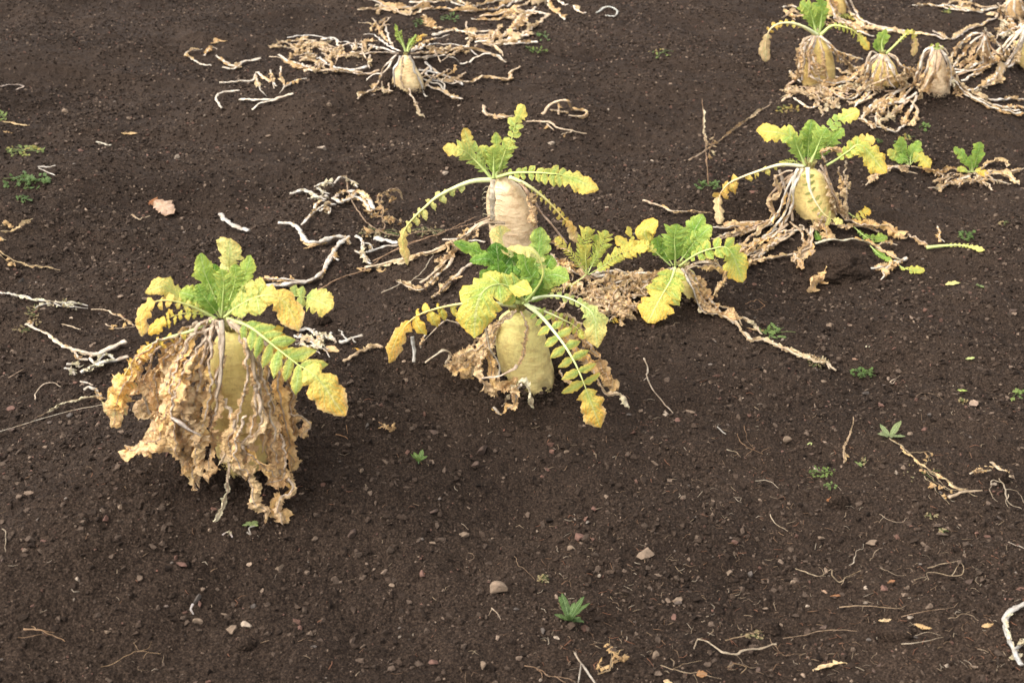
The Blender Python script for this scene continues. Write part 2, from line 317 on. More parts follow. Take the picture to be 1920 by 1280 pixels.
ST = [(1213, 1042, 46, 22, 'tan', 'largest tan stone in the bare foreground, rough and oblong'), (930, 1107, 42, 26, 'tan', 'pinkish tan blocky stone left of the foreground green weed'),
      (660, 1002, 24, 17, 'brown', 'square brown stone on open soil right of the hanging leaf tips'), (904, 847, 20, 24, 'brown', 'upright brown stone below the middle radish'),
      (890, 873, 22, 16, 'brown', 'flat brown stone just below another upright brown one'), (870, 1004, 22, 15, 'tan', 'light tan angular stone in the central bare soil'),
      (1084, 1010, 20, 17, 'reddish', 'dull red square stone in the central foreground'), (1068, 1030, 18, 12, 'tan', 'little tan stone beside a dull red square one'),
      (343, 1058, 26, 11, 'reddish', 'long pinkish stone below the front left radish'), (525, 1068, 12, 18, 'tan', 'slim tan stone leaning in the lower left soil'),
      (226, 953, 12, 14, 'tan', 'pointed tan stone left of the front radish leaf tips'), (154, 981, 13, 9, 'pale', 'pale tan stone at left below the front radish'),
      (436, 1180, 22, 18, 'tan', 'large tan chip near the bottom left twigs'), (373, 1164, 20, 11, 'tan', 'rounded tan stone by the bottom left soil clods'),
      (460, 880, 0, 0, None, ''), (605, 279, 24, 12, 'pale', 'pale oval stone behind the far left mound slope'), (331, 297, 14, 11, 'pale', 'light stone above the curled brown leaf'),
      (833, 325, 16, 10, 'pale', 'cream stone left of the rear brown root'), (1035, 270, 18, 10, 'pale', 'pale flat stone right of the tall yellow leaf tip'),
      (1556, 612, 13, 12, 'tan', 'round tan stone in the open soil at right'), (1474, 827, 20, 18, 'tan', 'ochre stone in the right middle soil'),
      (1298, 774, 20, 11, 'tan', 'tan flat stone right of the thin dry twig'), (1268, 789, 14, 11, 'reddish', 'rusty stone close to the thin dry twig'),
      (1246, 778, 16, 10, 'pale', 'pale chip at the foot of the thin dry twig'), (1705, 813, 16, 9, 'tan', 'tan stone beside the silvery green rosette'),
      (1732, 806, 15, 9, 'reddish', 'russet stone right of the silvery green rosette'), (1636, 1017, 26, 12, 'tan', 'long olive tan stone in the lower right field'),
      (1538, 1009, 16, 9, 'tan', 'tan oblong stone below the red leaf scrap'), (1376, 1016, 14, 11, 'reddish', 'brick red pebble in the lower right soil'),
      (1272, 1127, 22, 15, 'tan', 'tan stone right of the foreground green weed'), (1490, 1094, 16, 13, 'tan', 'rounded tan stone near the straw scraps'),
      (1368, 1074, 13, 12, 'tan', 'squarish tan stone right of the largest one'), (1408, 1078, 12, 11, 'grey', 'grey pointed stone in the lower right soil'),
      (1230, 1226, 15, 16, 'tan', 'round tan stone near the bottom edge by dry rootlets'), (1655, 1105, 15, 12, 'reddish', 'smooth pinkish stone shaped like a teardrop'),
      (1546, 1176, 20, 11, 'brown', 'brown rounded stone above the bottom twigs'), (1512, 1135, 14, 8, 'pale', 'pale yellow grey stone in the lower right'),
      (1623, 1103, 14, 7, 'pale', 'cream oval stone beside a teardrop shaped pink one'), (18, 767, 22, 12, 'reddish', 'reddish tan stone at the left edge above the straw'),
      (22, 808, 25, 11, 'brown', 'long brown stone touching the straw at the left edge'), (132, 780, 16, 9, 'grey', 'grey rounded stone beneath the long straw'),
      (7, 672, 12, 12, 'brown', 'round brown stone at the left edge'), (240, 238, 0, 0, None, ''), (120, 210, 16, 9, 'tan', 'tan sliver stone at the upper left'),
      (242, 224, 12, 9, 'tan', 'tan stone above the small curled tan leaf'), (618, 197, 12, 10, 'tan', 'tan triangular stone on the far mound'), (505, 256, 12, 9, 'tan', 'tan pebble low on the far mound slope'),
      (150, 283, 13, 7, 'reddish', 'reddish pebble near the short white stalk piece'), (1900, 585, 20, 14, 'brown', 'dark brown stone at the right edge'),
      (1650, 1290, 0, 0, None, ''), (905, 1250, 12, 16, 'tan', 'upright tan stone at the bottom centre'), (1014, 1275, 10, 9, 'pale', 'whitish pebble at the very bottom centre'),
      (790, 1078, 12, 14, 'reddish', 'reddish stone left of the pinkish blocky one'), (816, 812, 28, 14, 'brown', 'brown lump of stone just below the middle radish mound'),
      (735, 1096, 14, 8, 'tan', 'small tan stone left of the pinkish blocky stone')]
for (u, v, a, b, c, l) in ST:
    if c: stone(u, v, a, b, c, l)
ZN = [(0, 480, 0, 320, 'in the upper left field'), (480, 1100, 0, 320, 'around the far mound'), (1100, 1920, 0, 330, 'behind the right hand radish'), (0, 640, 320, 640, 'above and left of the front radish'),
      (1400, 1920, 480, 760, 'in the open soil under the right hand radish'), (0, 420, 860, 1100, 'left of the front radish tips'), (540, 1000, 780, 1040, 'between the front and middle radish bases'),
      (1000, 1450, 700, 1040, 'right of the middle radish'), (1450, 1920, 760, 1060, 'among the dry weeds at right'), (0, 520, 1100, 1280, 'in the bottom left corner'),
      (520, 1050, 1060, 1280, 'along the bottom centre'), (1050, 1500, 1060, 1280, 'beside the foreground green weed'), (1500, 1920, 1060, 1280, 'in the bottom right corner')]
random.seed(8)
SHP = [('round', (1., .92)), ('oblong', (1.75, .75)), ('flat', (1.4, .5)), ('upright', (.8, 1.25))]
CMB = [(z, c, f) for z in ZN for c in SN for f in SHP]; random.shuffle(CMB)
for z, cn, fa in CMB[:110]:                                 # one of each look in each part of the field
    v = random.uniform(z[2], z[3]); u = random.uniform(z[0], z[1]); sz = random.uniform(5, 10.5)*(.5+v/1300)
    l = 'small %s %s pebble on dark soil %s' % (fa[0], cn, z[4])
    stone(u, v, sz*fa[1][0], sz*fa[1][1], cn, l, group='small pebbles scattered on the soil', name='pebble')
# soil clods
def clod(u, v, wpx, hpx, label, seed):
    p = ground(u, v+hpx*.4); m = ((p-CP)@FW)/FPX; V = I4V.copy()*np.array([wpx*.55, wpx*.42, hpx*.62])*m
    V *= (1+.26*vn3(I4V*1.7+seed, seed)+.17*np.abs(vn3(I4V*4.5+seed, seed+1))+.10*np.abs(vn3(I4V*11, seed+2))+.06*vn3(I4V*26, seed+2))[:, None]
    mb = MB(); c = np.array([p[0], p[1]+wpx*m*.3, hm(p[0], p[1])+hpx*m*.2]); mb.add(V+c, I4F, (.04, .03, .02))
    o = mb.build('soil_clod', M_clod, loc=c); tag(o, label, 'clod'); return o
clod(1578, 505, 96, 50, 'big crumbling clod of dark soil right under the right hand radish', 3)
clod(1576, 940, 30, 26, 'round dark clod just below the red leaf scrap', 4)
clod(1440, 1180, 40, 20, 'dark lumpy clod among the bottom right straws', 5)
clod(1682, 1190, 52, 22, 'low dark clod arched over by a dry rootlet at bottom right', 6)
clod(460, 1208, 34, 22, 'dark clod in the bottom left soil', 7)
clod(1880, 895, 26, 18, 'dark clod by the right edge beside the dry rootlets', 8)
clod(605, 600, 26, 18, 'dark clod in the hollow right of the front radish crown', 9)
# ------------------------------------------------------------------ plant builders
def nz(v): return v/np.maximum(np.linalg.norm(v, axis=-1, keepdims=True), 1e-9)
def spline(P, n):
    P = np.asarray(P, float)
    if len(P) == 2: P = np.array([P[0], P[0]*.5+P[1]*.5, P[1]])
    Q = np.vstack([2*P[0]-P[1], P, 2*P[-1]-P[-2]]); out = []
    for i in range(1, len(Q)-2):
        t = np.linspace(0, 1, 14, endpoint=False)[:, None]; a, b, c, d = Q[i-1:i+3]
        out.append(.5*((2*b)+(c-a)*t+(2*a-5*b+4*c-d)*t**2+(3*b-a-3*c+d)*t**3))
    out = np.vstack(out+[P[-1:]]); s = np.r_[0, np.cumsum(np.linalg.norm(np.diff(out, axis=0), axis=1))]
    t = np.linspace(0, s[-1], n); return np.stack([np.interp(t, s, out[:, k]) for k in range(3)], -1), s[-1]
ST_C = np.array([(.05, .15, .025), (.19, .36, .045), (.46, .56, .12), (.86, .68, .16), (.90, .48, .07), (.74, .49, .275), (.47, .28, .135), (.80, .72, .56)])
def scol(st, pale=0):
    st = np.clip(st, 0, 7); i = np.minimum(st.astype(int), 6); f = (st-i)[..., None]; c = ST_C[i]*(1-f)+ST_C[i+1]*f
    pc = np.where((st > 4.4)[..., None], np.array([.82, .70, .54]), np.array([.86, .80, .50])); return c*(1-pale)+pc*pale
TOC = np.array([0, -.72, .70])
def frames(C, hint):
    T = nz(np.gradient(C, axis=0)); N = np.zeros_like(T); prev = nz(hint - (hint@T[0])*T[0])
    for i in range(len(C)):
        h = hint-(hint@T[i])*T[i]; p = prev-(prev@T[i])*T[i]; prev = nz(h+.45*p); N[i] = prev
    return T, N, np.cross(T, N)
PROF = {'leaflet': ([0, .1, .3, .5, .7, .87, 1], [.30, .6, .95, 1, .78, .42, .03]),
        'lobed': ([0, .08, .18, .25, .36, .46, .52, .64, .76, .82, .92, 1], [.12, .60, .84, .50, .95, 1, .74, .93, .78, .60, .42, .04]),
        'round': ([0, .1, .25, .45, .7, .88, 1], [.12, .45, .8, 1, .88, .55, .08]),
        'narrow': ([0, .2, .5, .8, 1], [.3, .8, 1, .6, .05]),
        'jag': ([0, .15, .22, .35, .45, .55, .68, .8, .9, 1], [.2, .7, .5, .95, .7, 1, .7, .8, .45, .05])}
def sheet(mb, C, S, N, W, stf, prof='leaflet', curl=.4, crum=.1, teeth=.12, nv=7, fold=.25, ruffle=.1, rg=None, pale=0, seed=0, edge=.6, wlr=None, rf=None):
    n = len(C); u = np.linspace(0, 1, n)
    if not isinstance(prof, str): w = prof*W
    else: px_, py_ = PROF[prof]; w = np.interp(u, px_, py_)*W
    wl = w*(1+rg.uniform(-.1, .1)+.10*np.sin(u*rg.uniform(5, 12)+rg.uniform(0, 6))); wr = w*(1+rg.uniform(-.1, .1)+.10*np.sin(u*rg.uniform(5, 12)+rg.uniform(0, 6)))
    v = np.linspace(-1, 1, nv); A = np.abs(v)
    saw = np.where(np.arange(n) % 2 == 0, 1, -1)*rg.uniform(.5, 1.4, n)
    if wlr is not None: wl, wr = wlr
    ww = np.where(v[None] < 0, wl[:, None], wr[:, None])*(1+teeth*saw[:, None]*(A[None]**4))
    th = v*curl if abs(curl) > 1e-3 else v*1e-3; cc = curl if abs(curl) > 1e-3 else 1e-3
    xo = ww*np.sin(th)[None]/cc*np.sign(1); no = ww*(np.cos(th)-1)[None]/cc + ww*fold*A[None]*.5
    no = no + ruffle*ww*np.sin(u[:, None]*(rf or rg.uniform(14, 24))+rg.uniform(0, 6)+(1.5*v[None] if rf else 0))*(A**(1.3 if rf else 2))[None]
    P = C[:, None]+S[:, None]*xo[..., None]+N[:, None]*no[..., None]
    if crum > 0:
        f1 = 1.1/max(W, .002); D = np.stack([vn3(P*f1+k*7+seed, 3+k) for k in range(3)], -1)+.55*np.stack([vn3(P*f1*2.6+k*7+seed, 13+k) for k in range(3)], -1)
        P = P+D*(crum*W)*(.35+.65*A)[None, :, None]
        if crum > .25:                                       # sharp creases of a dried blade
            E = np.stack([np.abs(vn3(P*f1*2.4+k*5+seed, 43+k))-.35 for k in range(3)], -1)+.6*np.stack([np.abs(vn3(P*f1*5+k*5+seed, 53+k))-.35 for k in range(3)], -1); P = P+E*(.20*W)*(.4+.6*A)[None, :, None]
    st = stf(u)[:, None]+edge*(A**2.2)[None]+.28*vn3(P*70+seed, 31)
    if teeth: st = st+.25*(saw[:, None]*(A > .95)[None])
    i = np.arange(n*nv).reshape(n, nv); Q = np.stack([i[:-1, :-1], i[:-1, 1:], i[1:, 1:], i[1:, :-1]], -1).reshape(-1, 4)
    if nv > 4 and crum > .25:                                # torn holes in withered blades
        hole = rg.uniform(size=len(Q)) > .008; Q = Q[hole]
    U = np.stack([np.repeat(u[:, None], nv, 1), np.repeat((v*.5+.5)[None], n, 0)], -1)
    mb.add(P.reshape(-1, 3), Q.tolist(), scol(st.reshape(-1), pale), U.reshape(-1, 2))
def arc(P0, D, N, L, phi, n):
    u = np.linspace(0, 1, n); ph = phi if abs(phi) > 1e-3 else 1e-3
    C = P0+D*(L*np.sin(ph*u)/ph)[:, None]-N*(L*(1-np.cos(ph*u))/ph)[:, None]
    Nn = N*np.cos(ph*u)[:, None]+D*np.sin(ph*u)[:, None]; return C, Nn
def tube(mb, C, r, col, sides=7, flat=1.0, rough=0, seed=0, ridged=0, cap=True):
    n = len(C); T, N, S = frames(C, np.array([.1, -.3, 1.])); a = np.linspace(0, 2*math.pi, sides, endpoint=False)
    r = np.broadcast_to(r, (n,)).astype(float); rr = r[:, None]*(1+ridged*np.cos(a*3+seed)[None])
    if rough: rr = rr*(1+rough*vn3((C/.012)[:, None]+np.stack([np.cos(a), np.sin(a), 0*a], -1)*.8+seed, 5))
    P = C[:, None]+(S[:, None]*np.cos(a)[None, :, None]+N[:, None]*(np.sin(a)*flat)[None, :, None])*rr[..., None]
    P = np.vstack([P.reshape(-1, 3), C[:1], C[-1:]])
    F = [(i*sides+j, i*sides+(j+1) % sides, (i+1)*sides+(j+1) % sides, (i+1)*sides+j) for i in range(n-1) for j in range(sides)]
    if cap:
        F += [(n*sides, (j+1) % sides, j) for j in range(sides)] + [(n*sides+1, (n-1)*sides+j, (n-1)*sides+(j+1) % sides) for j in range(sides)]
    col = np.asarray(col, float)
    if col.ndim == 2: Cc = np.vstack([np.repeat(col, sides, 0), col[:1], col[-1:]])
    else: Cc = np.tile(col, (len(P), 1))
    Cc = Cc*(1+.16*vn3(P*170+seed, 8)-.06)[:, None]
    sl = np.r_[0, np.cumsum(np.linalg.norm(np.diff(C, axis=0), axis=1))]*55+seed % 50; UU = np.stack([np.repeat(sl[:, None], sides, 1), np.repeat((np.abs((a/math.pi)-1)*5)[None], n, 0)], -1).reshape(-1, 2)
    mb.add(P, F, Cc, np.vstack([UU, UU[:1], UU[-1:]]))
ROOTS = []
class Plant:
    def __init__(s, name, label, cat, z, base, r=0, seed=0, group=None):
        s.z = z; s.rg = np.random.default_rng(seed); s.seed = seed
        p = s.g(*base); s.gy = p[1]+(r*((p-CP)@FW)/FPX/z[2] if r else 0); s.m = ((np.array([p[0], s.gy, p[2]])-CP)@FW)/FPX/z[2]
        x = p[0]; s.root_pts = None; s.base = np.array([x, s.gy, float(hm(x, s.gy))]); s.e = empty(name, s.base, label, cat, group)
    def full(s, x, y): return s.z[0]+x/s.z[2], s.z[1]+y/s.z[2]
    def g(s, x, y, lift=0.): return ground(*s.full(x, y), lift)
    def P(s, x, y, d=None):
        if d is None: return s.g(x, y, .008)
        u, v = s.full(x, y); r_ = ray(u, v); t = (s.gy-d*.01)/r_[1]; p = CP+t*r_
        if p[2] < hm(p[0], p[1])+.006: p = ground(u, v, .006)
        return p
    def pts(s, L): return [s.P(*q) for q in L]
    def fix(s, V):
        V = V.copy()
        if s.root_pts is not None:
            A, rad = s.root_pts
            zc = A[:, 2][::-1]; ax = np.stack([np.interp(V[:, 2], zc, A[::-1, k]) for k in (0, 1)], -1); rr = np.interp(V[:, 2], zc, rad[::-1])
            d = V[:, :2]-ax; l = np.linalg.norm(d, axis=1); bad = (l < rr+.0025) & (V[:, 2] < A[0, 2]-.004) & (V[:, 2] > zc[0])
            d = np.where(l[:, None] < 1e-4, np.array([0, -1.]), d/np.maximum(l, 1e-4)[:, None]); V[bad, :2] = (ax+d*(rr+.0025+.25*np.minimum(l, rr)*.06)[:, None])[bad]
        g_ = hm(V[:, 0], V[:, 1])+.0035+.3*np.clip(V[:, 2]-hm(V[:, 0], V[:, 1])+.01, 0, .01)*0
        V[:, 2] = np.where(V[:, 2] < g_, g_+.12*np.clip(g_-V[:, 2], 0, .012), V[:, 2]); return V
    def root(s, L, m=None, sides=40, tint=(1, 1, 1), green=.25):
        # L: (x, y, half width) from shoulder to soil
        P = np.array([CP+((s.gy)/ray(*s.full(x, y))[1])*ray(*s.full(x, y)) for x, y, h in L]); rad = np.array([h for *_, h in L])*s.m
        dirn = nz(P[-1]-P[-2]); P = np.vstack([P, P[-1]+dirn*.10]); rad = np.r_[rad, rad[-1]*.9]
        A, Ln = spline(P, 44); k = np.r_[0, np.cumsum(np.linalg.norm(np.diff(P, axis=0), axis=1))]; rr = np.interp(np.linspace(0, 1, 44), k/k[-1], rad)
        up = nz(A[0]-A[6]); dome = np.array([.0, .35, .62, .82, .95]); hcap = rad[0]*.62
        A2 = np.vstack([[A[0]+up*hcap*(1-(d*d)**.8) for d in dome], A]); r2 = np.r_[dome*rad[0], rr]
        s.root_pts = (A2, r2); gi = int(np.argmin(np.abs(A2[:, 2]-hm(A2[:, 0], A2[:, 1])))); ROOTS.append((A2[gi, 0], A2[gi, 1], r2[gi])); n = len(A2); a = np.linspace(0, 2*math.pi, sides, endpoint=False)
        lump = 1+.035*vn3(np.stack([np.repeat(np.cos(a)[None]*1.3, n, 0), np.repeat(np.sin(a)[None]*1.3, n, 0), np.repeat((np.arange(n)/9)[:, None], sides, 1)], -1)+s.seed, 4)+.010*vn2(np.arange(n)*.55, np.arange(n)*0+s.seed, 3)[:, None]
        V = A2[:, None]+np.stack([np.cos(a)[None]*(r2[:, None]*lump), np.sin(a)[None]*(r2[:, None]*lump), np.zeros((n, sides))], -1)
        F = [(i*sides+j, (i+1)*sides+j, (i+1)*sides+(j+1) % sides, i*sides+(j+1) % sides) for i in range(n-1) for j in range(sides)]
        tt = np.clip(np.arange(n)/20, 0, 1); gcol = np.array([.80, .96, .62]); cc = np.array(tint)*(gcol*(1-tt)[:, None]*green*1.6+np.ones(3)*(1-(1-tt)*green*1.6)[:, None])
        zz = V[:, :, 2]; gnd = hm(V[:, :, 0], V[:, :, 1]); near = np.clip(1.25-(zz-gnd)/.022, 0, 1)*np.clip(.55+.9*vn3(V*70, 6)+.5*vn3(V*200, 7), 0, 1)    # soil splashed on the foot
        near = np.clip(near, 0, 1)[..., None]
        Cc = (cc[:, None]*(1-near)+np.array([.16, .13, .14])*near).reshape(-1, 3)
        mb = MB(); mb.add(V.reshape(-1, 3), F, Cc, np.zeros((n*sides, 2))); s.rt = mb.build('root', m or M_root, s.e)
        mb = MB(); top = A2[0]                              # collar of old leaf bases
        for q in range(9):
            an = q*.7+s.seed; D = np.array([math.cos(an), math.sin(an), .55]); rb = rad[0]
            C, _ = spline([top+np.array([math.cos(an), math.sin(an), 0])*rb*.30-up*rb*.05, top+D*rb*.45, top+D*rb*.62+np.array([0, 0, rb*.1])], 6)
            tube(mb, C, np.linspace(rb*.16, rb*.09, 6), (.46, .40, .17), 6, .6, .15, q)
        mb.build('crown', M_stalk, s.e); return s
    def leaf(s, L, hw, n=6, tw=None, tf=.68, st=(1, 2.6), edge=.6, r=(6, 2), start=.16, curl=.5, droop=.5, crum=.13, teeth=.07, sweep=.55, roll=0, asp=.40, pale=0,
             prof='lobed', dry=False, grow=.75, hint=None, name=None, label=None, fold=.3, rib=None, ruffle=.12, jit=.12, small=.35, hang=0., tilt=.55, stt=None, nvt=9):
        if dry: return s.strip(L, hw, tw, st, n, label, pale, name, r)
        rg = s.rg; P = s.pts(L); C, Ln = spline(P, 48); h = TOC if hint is None else np.array(hint); h = nz(h)
        if roll:
            T0 = nz(C[-1]-C[0]); h = h*math.cos(roll)+np.cross(T0, h)*math.sin(roll)
        T, N, S = frames(C, h); u48 = np.linspace(0, 1, 48); m = s.m; hwm = hw*m; twm = (tw if tw is not None else hw)*m*.93
        if dry:                                              # kinks in a withered rib
            K = np.stack([vn3(C*55+k*9+s.seed, 60+k) for k in range(3)], -1); C = C+K*.0035*np.sin(np.clip(u48*3, 0, math.pi/2))[:, None]; T, N, S = frames(C, h)
        mb = MB(); stv = lambda t: st[0]+(st[1]-st[0])*t
        ip = lambda A, t: np.array([np.interp(t, u48, A[:, k]) for k in range(3)])
        for i in range(n):
            f = (i+.5)/n
            for sd_ in (-1, 1):
                t = start+(tf-start)*np.clip(f+rg.uniform(-jit, jit)/n, 0, 1); p = ip(C, t); Ti = nz(ip(T, t)); Ni = nz(ip(N, t)); Si = nz(ip(S, t))
                sz = (small+(1-small)*f**grow)*rg.uniform(1-jit*1.3, 1+jit); an = sweep*rg.uniform(.75, 1.25)
                D = nz(Si*sd_*math.cos(an)+Ti*math.sin(an)+Ni*rg.uniform(-.2, .3)*(1+crum*2)); Nn = nz(Ni-(Ni@D)*D); Sd = np.cross(D, Nn)
                if dry: D = nz(D+np.array([0, -.1, -.75])); Nn = nz(Nn+Sd*rg.uniform(-.7, .7)); Nn = nz(Nn-(Nn@D)*D); Sd = np.cross(D, Nn)
                else:
                    if hang: D = nz(D+np.array([0, -.15, -hang*rg.uniform(.5, 1.5)])); Nn = nz(Nn-(Nn@D)*D)
                    Nn = nz(Nn+Ti*tilt*rg.uniform(.6, 1.3)+Si*rg.uniform(-.3, .3)); Nn = nz(Nn-(Nn@D)*D); Sd = np.cross(D, Nn)
                nn = (15 if dry else 11) if hw*m*FPX/1.5 > 25 else 8; Cl, Nl = arc(p, D, Nn, hwm*sz, droop*rg.uniform(.5, 1.5), nn); Sl = np.repeat(Sd[None], nn, 0)
                s0 = stv(t); sheet(mb, Cl, Sl, Nl, hwm*sz*asp, lambda u: s0+(.5*edge)*u, 'leaflet', curl*rg.uniform(.5, 1.4), crum, teeth, 7 if dry else 5, fold, ruffle, rg, pale, s.seed+i, edge)
        if twm > 0:
            k = int(tf*47); nn = 25; t = np.linspace(tf, 1, nn); Ct = np.stack([np.interp(t, u48, C[:, q]) for q in range(3)], -1); St = nz(np.stack([np.interp(t, u48, S[:, q]) for q in range(3)], -1)); Nt = nz(np.stack([np.interp(t, u48, N[:, q]) for q in range(3)], -1))
            a0 = stv(tf) if stt is None else stt[0]; a1 = stv(1) if stt is None else stt[1]
            sheet(mb, Ct, St, Nt, twm, lambda u: a0+(a1-a0)*u, prof, curl*1.0, crum*.8, teeth*.7, nvt, fold*.8, ruffle, rg, pale, s.seed+99, edge)
        if name is None: name = 'withered_leaf' if dry else 'leaf'
        if mb.n: o = mb.build(name, M_dry if dry else M_leaf, s.e, fix=s.fix)
        if label: o['label'] = label
        mr = MB(); rc = rib if rib is not None else ((.62, .46, .33) if dry else (.50, .58, .20)); c2 = scol(np.array([min(stv(1), 5.)]))[0]
        uu = np.clip(u48*1.25, 0, 1)[:, None]**1.5; cc = np.array(rc)*(1-uu*.75)+c2*(uu*.75)
        if not dry: rr = (r[0]*(1-u48)**1.3*.95+r[1]*(.1+.75*(1-u48)))*m*.46
        else: rr = (r[0]*(1-u48)**1.5+r[1])*m*.36
        tube(mr, C+N*rr[:, None]*(.3 if dry else .0), rr, cc, 7, .8, .2 if dry else .05, s.seed)
        q = mr.build('midrib', M_stalk if dry else M_rib, s.e, fix=s.fix)
        if mb.n:
            q.parent = o
        return o if mb.n else q
    def strip(s, L, hw, tw=None, st=(4.7, 5.2), n=6, label=None, pale=0, name=None, r=(8, 3), P=None, parent=None, rib=True, start=.1, twist=1.0, kn=.004):
        # a withered leaf: limp frilly ribbon of shrunken lobes on a flattened rib, twisting as it hangs
        rg = s.rg; P = s.pts(L) if P is None else P; N_ = int(min(170, 40+len(P)*18)) if hw > 28 else 70; C, Ln = spline(P, N_); u = np.linspace(0, 1, N_); m = s.m; sd_ = rg.integers(1, 900)
        K = np.stack([vn3(C*55+k*9+sd_, 60+k) for k in range(3)], -1)+.5*np.stack([vn3(C*130+k*9+sd_, 64+k) for k in range(3)], -1); C = C+K*kn*np.sin(np.clip(u*3, 0, math.pi/2))[:, None]
        T, N, S = frames(C, TOC); ph = twist*(1.5*vn2(u*2.6+sd_, u*0+.3, 5)+.5*vn2(u*8+sd_, u*0+.7, 6)); c_, s_ = np.cos(ph)[:, None], np.sin(ph)[:, None]; N2 = N*c_+S*s_; S2 = S*c_-N*s_
        W = hw*m*.86; W2 = (tw if tw is not None else hw)*m*.86; env = np.clip((u-start)/.30, 0, 1)**.7*(.55+.45*np.clip(u*1.6, 0, 1))*np.sqrt(np.clip((1-u)/.10, 0, 1)); base = np.where(u < .62, W, W2)
        lb = max(3, n); lob = lambda o: .30+.70*np.abs(np.sin(math.pi*lb*u**1.1+o))**.8*(.75+.35*vn2(u*9+o*7+sd_, u*0, 9)); big = np.clip((u-.66)/.1, 0, 1)*np.clip((1-u)/.08, 0, 1)
        wl = base*env*np.maximum(lob(0.), big*.72); wr = base*env*np.maximum(lob(rg.uniform(.4, 1.4)), big*.72); col0 = rg.choice([-.4, -.1, .1, .5, .8]); mb = MB()
        jg = lambda: 1+.13*rg.uniform(-1, 1, N_); wl = wl*jg(); wr = wr*jg()
        ac = vn2(u*lb*3.2+sd_, u*0, 21)+.5*vn2(u*lb*8+sd_, u*0, 22); C2 = C+N2*(np.abs(ac)-.3)[:, None]*W*.30+S2*(vn2(u*lb*3+sd_, u*0+5, 23))[:, None]*W*.25
        sheet(mb, C2, S2, N2, max(W, W2), lambda t: st[0]+(st[1]-st[0])*t+col0, base/base.max(), rg.choice([-1.3, -.7, .6, 1.2, 1.7]), .27, .10, 11 if hw > 28 else 7, -.25, .46, rg, max(0, pale+rg.uniform(0, .35)), sd_, .35, (wl, wr), 2*math.pi*lb*rg.uniform(.9, 1.4))
        par = parent if parent is not None else s.e; o = mb.build(name or 'withered_leaf', M_dry, s.e, False, fix=s.fix); o.parent = par
        if label: o['label'] = label
        if rib:
            rr = (r[0]*(1-u)**1.3+r[1]*.8)*m*.42*(1+.25*vn3(C*110, 7)); mr = MB(); f = np.clip(vn3(C*40+sd_, 9)*.5+.5, 0, 1)[:, None]
            tube(mr, C2+N2*rr[:, None]*.9, rr, np.array([.80, .66, .50])*f+np.array([.60, .43, .29])*(1-f), 7, .55, .25, sd_, .2); q = mr.build('midrib', M_stalk, s.e, fix=s.fix); q.parent = o
        return o
    def stalk(s, L, w=6, w2=None, col=(.74, .64, .52), kink=.0025, rag=0, n=None, name='withered_stalk', label=None, flat=.75, ragst=5.2):
        P = s.pts(L); n = n or max(16, 10*len(P)); C, Ln = spline(P, n); u = np.linspace(0, 1, n); rg = s.rg; m = s.m
        K = np.stack([vn3(C*45+k*9+s.seed, 70+k) for k in range(3)], -1); C = C+K*kink*np.sin(np.clip(u*4, 0, math.pi/2))[:, None]
        w2 = w*.45 if w2 is None else w2; rr = (w+(w2-w)*u)*m*.44*(1+.35*vn3(C*80, 77)+.2*vn3(C*200, 78)); mb = MB()
        bl = np.clip(vn3(C*38+5+s.seed, 9)*1.6, 0, 1)[:, None]; cc = np.array(col)*rg.uniform(.74, 1.02)*(1-bl*.45)+np.array([.48, .33, .20])*bl*.6
        tube(mb, C, rr, cc, 8, flat*.55, .34, s.seed+rg.integers(99), .3); o = mb.build(name, M_stalk, s.e, fix=s.fix)
        if label: o['label'] = label
        if rag >= 2 and w > 5:
            q = s.strip(None, w*rg.uniform(1.1, 2.2), None, (ragst-.5, ragst+.2), max(3, rag+2), name='shrivelled_blade', P=C[::6], rib=False, start=rg.uniform(0, .3), twist=1.6, kn=.002); q.parent = o
        elif rag:
            T, N, S = frames(C, TOC)
            for i in range(rag):
                mr = MB()
                t = rg.integers(int(n*.25), n-1); sgn = rg.choice([-1, 1]); D = nz(S[t]*sgn+T[t]*rg.uniform(-.3, 1)+N[t]*rg.uniform(-.6, .3)); Nn = nz(N[t]-(N[t]@D)*D)
                Cl, Nl = arc(C[t], D, Nn, w*m*rg.uniform(1.6, 4.2), rg.uniform(.4, 2.2), 8)
                sheet(mr, Cl, np.repeat(np.cross(D, Nn)[None], 8, 0), Nl, w*m*rg.uniform(.6, 1.5), lambda u_: ragst+rg.uniform(-.5, .7)+0*u_, 'leaflet', rg.uniform(.8, 2), .5, .2, 5, .3, .3, rg, 0, i+s.seed, .2)
                q = mr.build('shrivelled_blade', M_dry, s.e, fix=s.fix); q.parent = o
        return o
    def heap(s, cx, cy, rx, ry, n, hw=26, st=(4.5, 5.1), up=2.0, tn=4):
        rg = s.rg
        for i in range(n):
            a = rg.uniform(0, 6.28); q = rg.uniform(.1, 1)**.5; x = cx+rx*q*math.cos(a); y = cy+ry*q*math.sin(a); b = rg.uniform(0, 6.28); l = hw*rg.uniform(1.6, 3.6)
            pp = []
            for k in (-1, -.3, .4, 1):
                X = x+math.cos(b)*l*k+rg.uniform(-.3, .3)*hw; Y = y+math.sin(b)*l*.6*k+rg.uniform(-.3, .3)*hw; pp.append(s.g(X, Y, .004+.01*up*rg.uniform(0, 1)*(1-abs(k)*.6)))
            old = s.pts; s.pts = lambda L: pp
            s.leaf([], hw*.7, n=tn+2, tf=.6, st=st, r=(5, 2), curl=1.7, droop=1.6, crum=.45, pale=.12, dry=True, roll=rg.uniform(-.8, .8), prof='jag'); s.pts = old
    def done(s): return s.e
def dusty(c): return np.asarray(c)*.52+np.array([.045, .042, .032])
